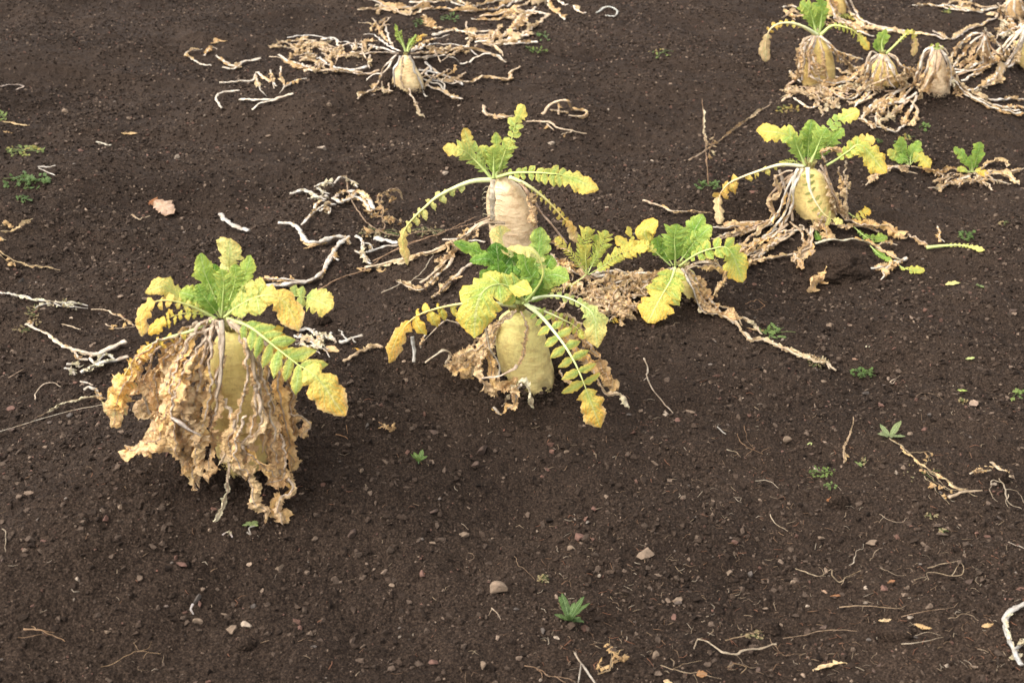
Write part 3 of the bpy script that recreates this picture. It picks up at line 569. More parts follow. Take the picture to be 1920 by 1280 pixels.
def rosette(u, v, n, L, W, st, label, name='weed', seed=1, elev=.7, split=True, stem=0, cat='weed', pale=0, spread=1.0, rcol=(.2, .3, .12)):
    rg = np.random.default_rng(seed); p = ground(u, v); m = ((p-CP)@FW)/FPX; e = empty(name, p, label, cat) if split else None
    p = p+np.array([0, 0, .002+stem*m]); mb0 = MB()
    if stem: tube(mb0, spline([p-np.array([0, 0, stem*m+.002]), p], 5)[0], 1.3*m, rcol, 6)
    for i in range(n):
        mb = MB() if split else mb0
        a = i*2.4+rg.uniform(-.3, .3); el = elev*rg.uniform(.45, 1.35); D = np.array([math.cos(a)*math.cos(el)*spread, math.sin(a)*math.cos(el)*spread, math.sin(el)]); D = nz(D); N = nz(np.array([0, 0, 1.])-D[2]*D+np.array([0, -.1, 0])); N = nz(N-(N@D)*D)
        l = L*m*rg.uniform(.6, 1.1); C, Nn = arc(p, D, N, l, rg.uniform(.1, .9), 13); S = np.repeat(np.cross(D, N)[None], 13, 0)
        s0 = rg.uniform(*st); sheet(mb, C, S, Nn, W*m*.5*rg.uniform(.8, 1.15), lambda u_: s0+.2*u_, 'round', .3, .08, .06, 5, .35, .08, rg, pale, seed+i, .15)
        mb.C[-1] = dusty(mb.C[-1])
        if split: mb.build('leaf', M_leaf, e)
    if split and mb0.n: mb0.build('stem', M_rib, e)
    if not split: e = tag(mb0.build(name, M_leaf, loc=p), label, cat)
    return e
def patch(u, v, ru, rv, n, W, st, label, name='weed', seed=1, cat='weed', hgt=6, pale=0):   # low creeping weed of many tiny leaves, one mesh
    rg = np.random.default_rng(seed); p0 = ground(u, v); mb = MB(); m = ((p0-CP)@FW)/FPX
    for q in range(max(3, n//9)):
        p = ground(u, v, .002); a = rg.uniform(0, 6.28); e = ground(u+ru*math.cos(a), v+rv*math.sin(a), hgt*m*.5); tube(mb, spline([p, (p+e)/2+np.array([0, 0, hgt*m*.4]), e], 7)[0], .8*m, (.14, .17, .06), 5)
    for i in range(n):
        a = rg.uniform(0, 6.28); q = rg.uniform(0, 1)**.6; p = ground(u+ru*q*math.cos(a), v+rv*q*math.sin(a), rg.uniform(0, hgt)*m); D = nz(rg.normal(size=3)+np.array([0, 0, .5])); N = nz(np.array([0, -.3, 1.])-D[2]*D); N = nz(N-(N@D)*D)
        C, Nn = arc(p, D, N, W*m*rg.uniform(1, 2), .5, 7); s0 = rg.uniform(*st)
        sheet(mb, C, np.repeat(np.cross(D, N)[None], 7, 0), Nn, W*m*.5, lambda u_: s0+0*u_, 'round', .3, .12, .15, 5, .3, .1, rg, pale, seed+i, .2); mb.C[-1] = dusty(mb.C[-1])
    return tag(mb.build(name, M_leaf, loc=p0), label, cat)
def loose(L, w, label, name='dry_stalk', w2=None, col=(.70, .60, .49), lift=.006, rag=0, seed=1, cat='dry stalk', kink=.002, sub=(), flat=.8, group=None, ragst=5.2):
    # a loose withered stalk; sub: side branches as further polylines
    p0 = ground(*L[0][:2]); m = ((p0-CP)@FW)/FPX; rg = np.random.default_rng(seed); mb = MB(); rags = []; e = None
    if rag:
        e = empty(name, p0, label, cat, group); fk = Plant.__new__(Plant); fk.rg = rg; fk.m = m; fk.seed = seed; fk.root_pts = None; fk.e = e
    for bi, LL in enumerate([L]+list(sub)):
        P = [ground(q[0], q[1], (q[2]*.01 if len(q) > 2 else lift+w*m*.3)) for q in LL]; n = max(14, 10*len(P)); C, _ = spline(P, n); u = np.linspace(0, 1, n)
        K = np.stack([vn3(C*60+k*9+seed, 70+k) for k in range(3)], -1); K = K+.5*np.stack([vn3(C*140+k*9+seed, 73+k) for k in range(3)], -1); C = C+K*kink
        ww = w*(.6 if bi else 1); we = (w2 if w2 is not None else w*.5)*(.6 if bi else 1); rr = (ww+(we-ww)*u)*m*.43*(1+.38*vn3(C*90, 77)+.2*vn3(C*220, 78)); bl = np.clip(vn3(C*42+seed, 9)*1.6, 0, 1)[:, None]*.55
        tube(mb, C, rr, np.array(col)*rg.uniform(.76, 1.0)*(1-bl)+np.array([.42, .29, .18])*bl*np.array(col).mean()*1.5, 8, flat*.6, .34, seed+bi, .3)
        if rag >= 2 and (w > 5 or bi == 0):
            fk.strip(None, max(w, 5)*rg.uniform(.8, 1.4), None, (ragst-.5, ragst+.2), max(3, rag+2), name='shrivelled_blade', P=C[::6], rib=False, start=rg.uniform(0, .3), twist=1.6, kn=.002)
        elif rag:
            T, N, S = frames(C, TOC)
            for i in range(rag):
                mr = MB(); rags.append(mr); t = rg.integers(1, n-1); D = nz(S[t]*rg.choice([-1, 1])+T[t]*rg.uniform(-.5, 1)+N[t]*rg.uniform(-.2, .6)); Nn = nz(N[t]-(N[t]@D)*D)
                Cl, Nl = arc(C[t], D, Nn, max(w, 5)*m*rg.uniform(1.2, 3.5), rg.uniform(.4, 2.2), 8)
                sheet(mr, Cl, np.repeat(np.cross(D, Nn)[None], 8, 0), Nl, max(w, 5)*m*rg.uniform(.5, 1.3), lambda u_: ragst+rg.uniform(-.5, .7)+0*u_, 'leaflet', rg.uniform(.8, 2), .5, .2, 5, .3, .3, rg, 0, i+seed, .2)
    def fx(V): g_ = hm(V[:, 0], V[:, 1])+.0025; V = V.copy(); V[:, 2] = np.maximum(V[:, 2], g_); return V
    if rag:
        mb.build('stalk', M_stalk, e, fix=fx); [mr.build('shrivelled_blade', M_dry, e, fix=fx) for mr in rags]; return e
    o = mb.build(name, M_stalk, loc=p0, fix=fx); return tag(o, label, cat, group)
def scrap(u, v, Lp, Wp, ang, st, label, seed=1, crum=.35, curl=1.0, droop=.6, lift=.004, name='dry_leaf', cat='dry leaf', prof='round', pale=0, col=None, fresh=False, tilt=.25):
    rg = np.random.default_rng(seed); p = ground(u, v, lift); m = ((p-CP)@FW)/FPX; D = nz(np.array([math.cos(ang), math.sin(ang), tilt])); N = nz(np.array([0, -.25, 1.])-D*(D@np.array([0, -.25, 1.]))); C, Nn = arc(p-D*Lp*m*.5, D, N, Lp*m, droop, 15); mb = MB()
    sheet(mb, C, np.repeat(np.cross(D, N)[None], 15, 0), Nn, Wp*m*.5, lambda u_: st+0*u_, prof, curl, crum, .1, 7, .3, .15, rg, pale, seed, .3)
    if col is not None: mb.C = [np.broadcast_to(np.array(col), c.shape)*(1+.2*vn3(V_*200, 3))[:, None] for c, V_ in zip(mb.C, mb.V)]
    def fx(V):
        V = V.copy(); g_ = hm(V[:, 0], V[:, 1])+.0015; lo = (V[:, 2]-g_).min(); V[:, 2] -= max(0, lo); V[:, 2] = np.maximum(V[:, 2], g_); return V
    o = mb.build(name, M_leaf if fresh else M_dry, loc=p, fix=fx); return tag(o, label, cat)
Z1 = (150, 420, 2.1333); Z2 = (690, 400, 3.047); Z3 = (700, 180, 3.765); Z4 = (1140, 180, 2.4615)
ZA = (330, 0, 2.2857); ZB = (1400, 0, 3.692); Z5 = (0, 520, 3.7636); Z6 = (480, 320, 3.2); ZF = (0, 0, 1.0)
DRY = dict(dry=True, st=(4.7, 5.2), curl=.7, droop=1.0, crum=.27, teeth=.12, r=(9, 3), fold=.2, ruffle=.4, jit=.3, edge=.4, prof='jag', asp=.78)
WH = (.82, .73, .60); TN = (.72, .56, .39); PK = (.66, .47, .33)
def D_(**k): d = dict(DRY); d.update(k); return d
# ================================================================== front left radish
p = Plant('radish_plant', 'large front left radish wrapped in a skirt of withered tan leaves', 'radish', Z1, (640, 1010), 100, 1)
p.root([(612, 455, 66), (620, 530, 92), (632, 640, 106), (648, 760, 114), (660, 880, 116), (668, 985, 108)], tint=(1.02, .98, .84))
for L, hw, k in [([(560, 385, 5), (566, 480, 6.5), (562, 600, 7), (545, 700, 7.5), (530, 850, 8), (512, 1035, 9)], 42, dict(tw=42, n=8)),
                 ([(592, 385, 5), (650, 470, 6.5), (690, 600, 7), (700, 700, 7.5), (675, 850, 8), (670, 960, 9), (700, 1080, 10), (740, 1190, 10)], 40, dict(tw=46, n=9)),
                 ([(610, 390, 4), (700, 480, 5), (735, 600, 6), (752, 720, 6.5), (775, 850, 7), (800, 990, 7), (860, 1060, 7)], 44, dict(tw=40, n=8)),
                 ([(625, 395, 2), (740, 490, 3), (790, 620, 3.5), (815, 740, 4), (830, 860, 4), (850, 990, 4)], 40, dict(tw=34, n=7)),
                 ([(530, 385, 4), (470, 430, 6), (410, 540, 7), (375, 650, 8), (345, 760, 8), (300, 855, 8), (180, 905, 7)], 66, dict(tw=58, n=8, tf=.7)),
                 ([(535, 385, 4), (450, 440, 5), (385, 590, 6), (395, 740, 7), (415, 850, 7), (440, 950, 7), (470, 1055, 7)], 60, dict(tw=52, n=8)),
                 ([(540, 385, 4.5), (490, 480, 6), (440, 590, 8), (420, 690, 8.5), (440, 790, 9), (480, 900, 9)], 62, dict(tw=58, n=7)),
                 ([(545, 385, 5), (500, 470, 6), (480, 600, 7.5), (455, 740, 8), (400, 860, 8), (350, 900, 8)], 52, dict(tw=50, n=7)),
                 ([(535, 390, 2), (440, 430, 3), (350, 520, 4), (330, 640, 4), (345, 760, 5), (330, 860, 6)], 54, dict(tw=50, n=7)),
                 ([(530, 390, 0), (430, 440, 0), (330, 560, 0), (290, 680, 1), (250, 740, 2), (330, 800, 2)], 44, dict(tw=38, n=6)),
                 ([(545, 385, 3), (470, 520, 7), (400, 640, 9), (370, 730, 9.5), (380, 850, 9), (410, 960, 8)], 52, dict(tw=52, n=6)),
                 ([(640, 400, 4), (690, 500, 6), (722, 640, 6.5), (735, 760, 7), (728, 900, 7.5)], 34, dict(tw=34, n=8)),
                 ([(600, 390, 5), (655, 480, 7), (668, 600, 7.5), (640, 740, 8), (600, 840, 9), (612, 960, 9.5)], 30, dict(tw=40, n=8)),
                 ([(540, 390, 5), (525, 500, 7), (520, 620, 7.5), (505, 760, 8), (470, 860, 8.5), (455, 1000, 8)], 38, dict(tw=40, n=8)),
                 ([(640, 395, 1), (770, 480, 1), (830, 600, 1.5), (845, 740, 2), (835, 880, 2)], 38, dict(tw=38, n=7)),
                 ([(660, 760, 9), (620, 860, 9.5), (640, 960, 10), (690, 1020, 10)], 36, dict(tw=40, n=5)),
                 ([(480, 400, 3), (400, 470, 4.5), (330, 560, 5), (300, 660, 5.5), (320, 780, 6)], 48, dict(tw=44, n=7)),
                 ([(575, 700, 7), (620, 810, 8.5), (600, 900, 9), (560, 960, 9.5)], 38, dict(tw=36, n=4)),
                 ([(700, 640, 7), (720, 760, 8), (700, 840, 8.5), (640, 900, 9), (650, 1010, 9)], 44, dict(tw=44, n=5)),
                 ([(780, 800, 6), (800, 900, 7), (810, 1000, 7.5), (750, 1050, 8)], 42, dict(tw=40, n=4)),
                 ([(620, 840, 8), (660, 900, 9), (740, 960, 9), (790, 1010, 8)], 34, dict(tw=36, n=4)),
                 ([(790, 960, 7), (850, 1030, 8), (845, 1075, 8.5), (800, 1100, 9), (785, 1140, 9.5), (820, 1200, 10)], 26, dict(tw=48, n=4, tf=.55, prof='round')),
                 ([(800, 760, 3), (850, 765, 3), (905, 800, 3), (870, 850, 4)], 32, dict(tw=34, n=3, tf=.4)),
                 ([(570, 900, 8.5), (592, 980, 9.5), (580, 1075, 10), (530, 1190, 10)], 20, dict(tw=22, n=5, st=(5, 6.6)))]:
    p.leaf(L, hw*.95, **D_(r=(12, 5), **k))
    for rep in (1,):                                       # the skirt is several leaves deep
        J = [(q[0]+random.uniform(-26, 26), q[1]+random.uniform(-22, 14), q[2]-rep*.9) for q in L]; J[0] = L[0]
        if len(L) > 4 and not (540 < L[2][0] < 720): p.leaf(J, hw*.85, **D_(**k))
p.stalk([(365, 770, 10), (420, 815, 10.5), (480, 850, 10)], 18, 10, (.80, .66, .54))
p.stalk([(250, 660, 1), (275, 750, 2), (300, 790, 3), (330, 800, 4)], 9, 6, WH)
p.stalk([(565, 385, 5.5), (572, 470, 7), (566, 560, 7.6), (560, 640, 8), (545, 700, 8.2)], 20, 12, (.74, .60, .45))
p.stalk([(600, 385, 5), (640, 440, 6.5), (680, 530, 7), (700, 620, 7.6)], 20, 12, (.70, .54, .38))
p.leaf([(430, 440, 5), (330, 465, 5.2), (240, 520, 5.4), (205, 610, 5.6), (170, 660, 6), (125, 810, 6.2)], 38, **D_(tw=56, n=7, st=(4.3, 4.9)))
p.leaf([(330, 480, 3), (250, 540, 3.5), (240, 620, 4), (290, 700, 4)], 40, **D_(tw=40, n=5))
p.leaf([(300, 500, 2), (270, 600, 2.5), (200, 690, 3), (120, 690, 3)], 34, **D_(tw=34, n=5))
# left drooping leaf, tan, and its neighbour behind
p.leaf([(540, 380, 4), (450, 425, 5), (350, 455, 5), (270, 490, 5), (205, 560, 5), (165, 640, 5.5), (125, 815, 6)], 66, hang=.8, n=7, tw=64, tf=.66, st=(2.2, 4.8), curl=1.1, droop=1.6, crum=.32, r=(13, 5), teeth=.1, edge=.8, dry=False, fold=.2, label='long leaf arching left, its tip dried to tan', ruffle=.3)
p.leaf([(545, 378, 2), (450, 330, 3), (350, 305, 4), (280, 320, 4), (245, 375, 4.5), (250, 450, 5)], 44, n=5, tw=44, tf=.6, st=(2.0, 4.2), curl=.9, droop=1.3, crum=.25, r=(12, 4), edge=.8, pale=.15)
p.leaf([(545, 378, -1), (470, 320, -1), (390, 280, -1), (330, 250, 0), (262, 275, 1)], 48, n=4, tw=46, tf=.5, st=(1.4, 3.3), curl=.6, crum=.15, edge=.9, pale=.18)
p.leaf([(550, 375, -1), (480, 360, 0), (400, 360, 1), (330, 390, 1), (270, 440, 1)], 40, n=6, tw=34, st=(1.6, 3.8), curl=.8, droop=1, crum=.25)
p.leaf([(560, 375, 0), (520, 330, 0), (460, 290, 0), (400, 270, 0)], 52, n=6, tw=44, st=(1, 1.9), edge=.6, crum=.14)
# upright tuft
p.leaf([(572, 370, -2), (600, 280, -3), (598, 200, -3), (594, 150, -3), (604, 55, -2)], 50, n=5, tw=66, tf=.60, st=(1.5, 2.9), stt=(2.4, 3.3), pale=.34, asp=.5, r=(11, 4), crum=.12, prof='lobed', label='cream yellow topmost leaf')
p.leaf([(565, 368, -2), (530, 270, -3), (500, 200, -3), (480, 120, -3)], 54, n=4, tw=50, tf=.45, st=(1.0, 1.7), edge=.7, asp=.55, crum=.14, r=(11, 4))
p.leaf([(585, 368, -2), (630, 280, -2), (660, 200, -2), (684, 125, -2)], 44, n=4, tw=42, tf=.5, st=(1.2, 1.9), edge=.6, asp=.5, crum=.14, r=(11, 4))
p.leaf([(568, 372, 2), (572, 300, 3), (574, 230, 3), (566, 180, 3)], 50, n=11, tw=24, tf=.85, st=(.9, 1.9), asp=.17, sweep=.75, small=.7, crum=.08, r=(14, 4))
p.leaf([(570, 372, 1), (600, 300, 1), (620, 230, 1), (622, 160, 1)], 46, n=10, tw=26, tf=.82, st=(.9, 1.8), asp=.18, sweep=.75, small=.7, crum=.08, r=(13, 4))
p.leaf([(560, 372, 1), (520, 320, 2), (490, 280, 2), (470, 240, 2)], 46, n=9, tw=26, tf=.8, st=(.5, 1.5), asp=.19, sweep=.7, small=.7, crum=.1)
p.leaf([(575, 372, 1), (640, 310, 0), (680, 260, 0), (740, 230, 0)], 46, n=8, tw=32, tf=.75, st=(1.2, 2.5), asp=.36, crum=.1, pale=.15)
p.leaf([(560, 370, -3), (555, 290, -4), (545, 220, -4), (535, 160, -4)], 50, n=7, tw=40, st=(.2, 1.2), asp=.4)
p.leaf([(575, 370, -3), (600, 300, -5), (640, 240, -5), (650, 200, -5)], 48, n=7, tw=40, st=(.2, 1.2), asp=.4)
p.leaf([(578, 372, 3), (650, 318, 5), (735, 286, 6), (815, 310, 6), (875, 425, 7)], 66, n=6, tw=60, hang=.3, tf=.52, st=(1.5, 3.2), stt=(2.9, 4.3), edge=.7, asp=.48, pale=.12, r=(13, 5), crum=.12, sweep=.3, label='broad orange yellow leaf on the right of the tuft', small=.5)
p.leaf([(590, 365, -2), (690, 300, -2), (790, 288, -2), (900, 292, -2), (1012, 335, -1)], 56, n=4, tw=62, tf=.74, st=(1.4, 2.2), stt=(1.9, 3.4), edge=.5, asp=.42, start=.42, r=(10, 5), sweep=.1, pale=.15, crum=.12, jit=.2)
p.leaf([(590, 378, 4), (680, 412, 7), (780, 490, 9), (870, 560, 10.5), (950, 615, 11.5), (1060, 765, 12)], 104, hang=.35, n=7, tw=74, tf=.64, st=(1.1, 2.2), stt=(2.4, 4.0), edge=1.1, asp=.235, r=(14, 5), start=.14, sweep=.55, curl=.6, crum=.10, droop=.7, small=.7, pale=.08, label='long leaf reaching right with an orange tip', fold=.35)
p.leaf([(588, 378, 2), (680, 410, 3), (760, 430, 4), (800, 470, 4), (815, 540, 4)], 46, n=5, tw=34, st=(1.6, 3.8), edge=.8, crum=.2)
# ================================================================== middle radish
p = Plant('radish_plant', 'middle radish with bare yellow root and dense green leaf tuft', 'radish', Z2, (960, 1045), 145, 2)
p.root([(858, 600, 104), (868, 680, 138), (888, 780, 149), (910, 880, 153), (935, 980, 150), (950, 1040, 140)], tint=(1.0, 1.0, .92), green=.3)
# dry material behind and left
for L, hw, k in [([(840, 560, 3), (720, 650, 2), (650, 740, 2), (590, 850, 3), (540, 900, 4), (450, 870, 3)], 60, dict(tw=50, n=7)),
                 ([(830, 570, 5), (700, 680, 6), (660, 800, 7), (650, 900, 8), (680, 980, 9), (745, 1055, 9)], 60, dict(tw=46, n=7)),
                 ([(700, 640, 4), (640, 760, 5), (560, 800, 5), (500, 840, 4), (440, 830, 4)], 54, dict(tw=44, n=5)),
                 ([(720, 700, 6), (690, 850, 7), (720, 960, 8.5), (800, 1000, 9), (860, 940, 9)], 50, dict(tw=56, n=5)),
                 ([(640, 720, 2), (560, 780, 2), (520, 860, 3), (600, 930, 4)], 60, dict(tw=50, n=4)),
                 ([(880, 560, 5), (893, 650, 8), (880, 760, 8.4), (855, 865, 8.6)], 24, dict(tw=20, n=10)),
                 ([(960, 560, 1), (1080, 640, 2), (1180, 760, 3), (1280, 860, 4), (1390, 960, 5), (1400, 1040, 6)], 60, dict(tw=66, n=6)),
                 ([(1280, 900, 7), (1370, 1010, 8), (1430, 1040, 8), (1495, 1115, 8)], 34, dict(tw=36, n=3, st=(5, 6.6))),
                 ([(970, 560, 0), (1100, 600, 0), (1200, 680, 1), (1250, 740, 1), (1330, 720, 1)], 50, dict(tw=44, n=5)),
                 ([(1090, 900, 8), (1150, 970, 9), (1180, 1020, 9.5)], 30, dict(tw=34, n=2)),
                 ([(950, 550, -1), (1050, 570, -2), (1150, 600, -2), (1220, 670, -2), (1280, 760, -1)], 44, dict(tw=40, n=6)), ([(940, 560, -2), (1060, 600, -3), (1160, 690, -3), (1200, 800, -2), (1260, 880, 0)], 48, dict(tw=44, n=6)),
                 ([(1240, 700, 2), (1300, 800, 4), (1340, 900, 5), (1380, 1000, 5.5)], 44, dict(tw=40, n=5)), ([(830, 560, 1), (740, 640, 1), (690, 740, 1), (620, 850, 2), (560, 930, 3)], 46, dict(tw=40, n=6, st=(4.9, 5.5))),
                 ([(850, 560, 4), (760, 620, 5), (715, 720, 6), (705, 850, 7), (730, 960, 7.5)], 36, dict(tw=36, n=7)), ([(620, 780, 4), (560, 870, 4.5), (500, 890, 4.5), (440, 850, 4)], 44, dict(tw=40, n=5)),
                 ([(770, 1100), (850, 985, 10), (905, 975, 10.5), (945, 1110, 10.8)], 30, dict(tw=34, n=4, tf=.5, st=(5.6, 6.8)))]:
    p.leaf(L, hw, **D_(**k))
p.stalk([(850, 865, 9), (830, 895, 9.5), (740, 930, 9.5), (645, 942, 9)], 20, 16, (.78, .62, .48))
p.stalk([(670, 640, 7), (700, 760, 8), (740, 850, 8.5), (750, 930, 9)], 16, 8, (.78, .68, .52))
p.stalk([(715, 1105), (760, 1145), (825, 1080, 10.5), (848, 1000, 11), (880, 975, 11)], 22, 22, (.76, .66, .54), rag=2, flat=.5)
p.stalk([(440, 860, 3), (470, 800, 3), (420, 785, 4), (330, 850, 3)], 24, 18, (.80, .68, .50), flat=.4)
p.stalk([(250, 705, 0), (262, 780, 0), (262, 850)], 22, 20, (.84, .82, .76), kink=.001)
p.stalk([(560, 640, 0), (480, 612, 0), (430, 620, 0), (300, 760, 0)], 12, 6, WH)
p.stalk([(330, 690, 0), (310, 740, 0), (300, 770, 0)], 14, 6, WH, rag=2)
# green leaves
G = dict(asp=.52, crum=.15, small=.6)
p.leaf([(870, 520, -3), (850, 400, -4), (800, 260, -4), (765, 150, -3), (752, 70, -3)], 90, n=4, tw=112, tf=.62, st=(.8, 2.8), stt=(2.7, 3.5), pale=.42, prof='round', hint=(0, -.25, .95), r=(18, 8), **G)
p.leaf([(865, 520, -2), (800, 410, -3), (720, 290, -3), (620, 215, -3), (485, 165, -2)], 56, n=6, tw=46, tf=.58, st=(.3, 1.1), edge=.8, r=(18, 8), label='dark green leaf pointing left from the tuft', **G)
p.leaf([(865, 520, 0), (800, 440, 0), (740, 330, 0), (690, 260, 0), (580, 275, 1)], 70, n=5, tw=46, tf=.6, st=(.2, .9), edge=.6, **G)
p.leaf([(880, 515, -2), (930, 360, -3), (975, 220, -3), (985, 80, -3)], 80, n=5, tw=72, tf=.55, st=(.6, 1.4), edge=1.0, r=(18, 8), pale=.08, **G)
p.leaf([(870, 520, -1), (800, 410, -1), (750, 300, -1), (735, 165, -1)], 90, n=7, tw=76, tf=.6, st=(.0, .45), edge=.35, r=(22, 8), **G)
p.leaf([(865, 520, 1), (800, 430, 2), (755, 350, 2), (740, 270, 2)], 80, n=7, tw=50, tf=.7, st=(.1, .6), edge=.5, r=(20, 8), **G)
p.leaf([(875, 520, 1), (880, 420, 2), (895, 320, 2), (930, 215, 2)], 84, n=7, tw=56, tf=.62, st=(.2, .9), edge=.6, r=(20, 8), **G)
p.leaf([(880, 520, -2), (960, 430, -3), (1010, 330, -3), (1050, 240, -3)], 80, n=7, tw=66, tf=.6, st=(.3, 1.2), edge=.7, **G)
p.leaf([(885, 520, 0), (960, 440, 0), (1040, 350, 0), (1150, 375, 1)], 84, n=7, tw=66, tf=.6, st=(.6, 1.8), edge=.6, **G)
p.leaf([(860, 520, -3), (860, 400, -5), (870, 290, -5), (880, 190, -5)], 90, n=7, tw=66, st=(.1, .9), **G)
for q in range(9):                                          # frilly inner leaves
    a = -1.2+q*.3; p.leaf([(870+a*18, 515, 1.5), (868+a*60, 430-random.uniform(0, 30), 2.2-abs(a)), (850+a*120, 330-random.uniform(0, 50)+abs(a)*20, 2-abs(a))], 62, n=7, tw=44, tf=.62, st=(.0, .55), edge=.5, asp=.42, crum=.25, small=.7, r=(16, 6), roll=random.uniform(-.5, .5))
p.leaf([(850, 520, 1), (770, 440, 1), (700, 390, 1), (640, 330, 1)], 70, n=6, tw=50, st=(.2, 1.1), edge=.6, **G)
p.leaf([(890, 515, 4), (945, 455, 5), (995, 370, 6), (990, 285, 6), (930, 215, 6), (795, 200, 7)], 40, n=2, tw=58, tf=.62, start=.5, st=(2.0, 3.0), stt=(2.3, 3.4), pale=.38, prof='round', r=(20, 10), rib=(.42, .52, .16), hint=(0, -.3, .95), label='pale cream leaf on a hooked green stem')
p.leaf([(880, 520, 3), (920, 440, 4), (940, 380, 4), (900, 300, 4), (900, 190, 4)], 64, n=6, tw=60, tf=.55, st=(.5, 1.5), **G)
# big yellow green lobe in front
p.leaf([(905, 515, 4), (850, 450, 7), (760, 405, 9), (665, 440, 11), (615, 560, 12), (610, 715, 12.5)], 105, n=3, tw=118, tf=.50, start=.25, st=(1.6, 2.4), stt=(1.9, 3.0), edge=.9, asp=.5, r=(18, 8), sweep=.45, small=.9, crum=.10, curl=.7, label='broad yellow green leaf drooping in front of the root')
p.leaf([(905, 512, 4), (860, 440, 6), (830, 410, 8), (935, 455, 10)], 60, n=2, tw=58, tf=.45, st=(1.4, 2.6), edge=.7, asp=.5, crum=.1)
# pale drooping to the right
p.leaf([(900, 500, 2), (1000, 475, 3), (1110, 475, 4), (1210, 515, 5), (1290, 590, 6), (1310, 765, 7)], 46, n=7, tw=78, tf=.60, st=(1.9, 2.2), stt=(1.9, 3.4), edge=.5, r=(22, 8), pale=.28, asp=.42, crum=.12, rib=(.72, .76, .46), sweep=.8, label='pale green leaf bending down to the right')
# long pinnate leaf in front at right
p.leaf([(900, 515, 4), (990, 590, 8), (1075, 690, 11), (1140, 780, 13), (1195, 880, 14.5), (1235, 975, 15.5), (1330, 1225, 16)], 118, n=8, tw=80, tf=.74, st=(1.2, 2.5), stt=(2.6, 4.1), edge=1.2, asp=.27, r=(26, 8), start=.10, sweep=.15, curl=.6, crum=.08, small=.35, grow=.7, pale=.06, rib=(.68, .74, .40), label='long feather like leaf hanging in front, tip turned orange', fold=.35)
p.leaf([(900, 520, 2), (1010, 560, 4), (1100, 600, 5), (1190, 650, 5), (1230, 720, 6)], 50, n=8, tw=26, tf=.85, st=(1.7, 2.6), r=(18, 8), asp=.3, rib=(.7, .74, .42), sweep=.3)
# long arching leaf to the left
p.leaf([(850, 530, 1), (700, 512, 3), (560, 515, 4), (430, 535, 5), (300, 575, 6), (215, 640, 6.5), (150, 745, 7), (120, 850, 7)], 100, n=6, tw=64, tf=.70, hang=1.0, st=(1.6, 4.0), stt=(4.0, 4.3), edge=.5, asp=.34, start=.22, r=(24, 10), rib=(.66, .68, .34), sweep=.1, droop=1.1, curl=.9, crum=.2, small=.8, label='long leaf arching left to a mustard yellow tip', jit=.25)
# ================================================================== rear centre radish
p = Plant('radish_plant', 'rear centre radish with leaning peach brown root and sparse leaves', 'radish', Z3, (1000, 1150), 165, 3)
p.root([(918, 600, 62), (926, 640, 108), (938, 705, 138), (960, 800, 160), (985, 900, 170), (1000, 1010, 172), (1010, 1120, 160)], M_rootpink, green=.05)
p.stalk([(842, 590, 5), (842, 700, 6.5), (843, 800, 7), (842, 915, 7)], 44, 36, (.82, .70, .52), kink=.001, flat=.35, label='broad pale stalk hanging down the front of the root')
for k_ in range(7):
    y = 650+k_*38; p.stalk([(842, y, 7.2), (800-8*(k_ % 3), y-14, 7.4), (775, y+8, 7)], 9, 3, (.80, .70, .46)); p.stalk([(845, y+8, 7.2), (885, y, 7.6), (925+8*(k_ % 2), y+22, 7.4)], 9, 3, (.74, .60, .36))
p.stalk([(980, 572, 3), (1060, 640, 4.2), (1110, 740, 4.4), (1145, 860, 4.4), (1150, 930, 4.4)], 34, 18, (.62, .42, .28), rag=5)
p.stalk([(1000, 580, 1), (1100, 690, 2), (1210, 850, 2), (1290, 950, 2), (1370, 1040, 2)], 26, 22, (.62, .45, .36))
p.stalk([(840, 870, 7), (740, 905, 6), (640, 990, 5), (520, 1050), (400, 1100), (250, 1140), (110, 1170), (-60, 1215)], 34, 24, TN, rag=5)
p.stalk([(830, 850, 5), (700, 900, 3), (560, 940), (420, 985), (200, 1070), (0, 1170)], 14, 8, (.46, .30, .19))
p.stalk([(930, 900, 7), (800, 890, 7), (700, 960, 6), (580, 1090), (480, 1200), (330, 1320)], 32, 20, TN, rag=5)
p.stalk([(560, 1140), (530, 1200), (450, 1260), (340, 1370), (160, 1310)], 26, 14, (.74, .62, .47), rag=6)
p.stalk([(790, 1160), (700, 1170), (620, 1240), (520, 1330), (420, 1420)], 28, 16, (.76, .64, .50), rag=6)
p.stalk([(790, 1030), (700, 1015), (600, 1010), (490, 1010)], 22, 18, (.80, .72, .60))
p.leaf([(780, 905), (650, 950), (620, 1010), (560, 1080)], 50, **D_(tw=46, n=4))
p.leaf([(720, 900), (735, 950), (715, 1010)], 30, **D_(tw=30, n=3))
p.leaf([(600, 1050), (520, 1130), (440, 1170)], 50, **D_(tw=46, n=3))
p.leaf([(840, 590, 0), (770, 510, 0), (700, 440, 0), (630, 385, 1), (490, 370, 2)], 100, n=10, tw=58, tf=.70, st=(1.3, 2.5), stt=(2.5, 3.4), pale=.12, edge=.6, asp=.18, r=(24, 8), sweep=.8, small=.5, crum=.08)
p.leaf([(845, 585, -2), (790, 500, -2), (730, 400, -2), (680, 330, -2), (640, 225, -2)], 60, n=7, tw=48, tf=.66, st=(1.3, 2.2), stt=(2.2, 3.6), pale=.1, asp=.34, sweep=.8)
p.leaf([(850, 582, 1), (850, 480, 1), (850, 400, 1), (842, 365, 1)], 74, n=11, tw=28, tf=.85, st=(1.1, 2.0), asp=.16, sweep=.8, small=.7, r=(20, 8), crum=.07)
p.leaf([(860, 585, -3), (840, 480, -4), (800, 390, -4), (740, 370, -4)], 70, n=8, tw=50, st=(1.1, 2.4), asp=.36, sweep=.7)
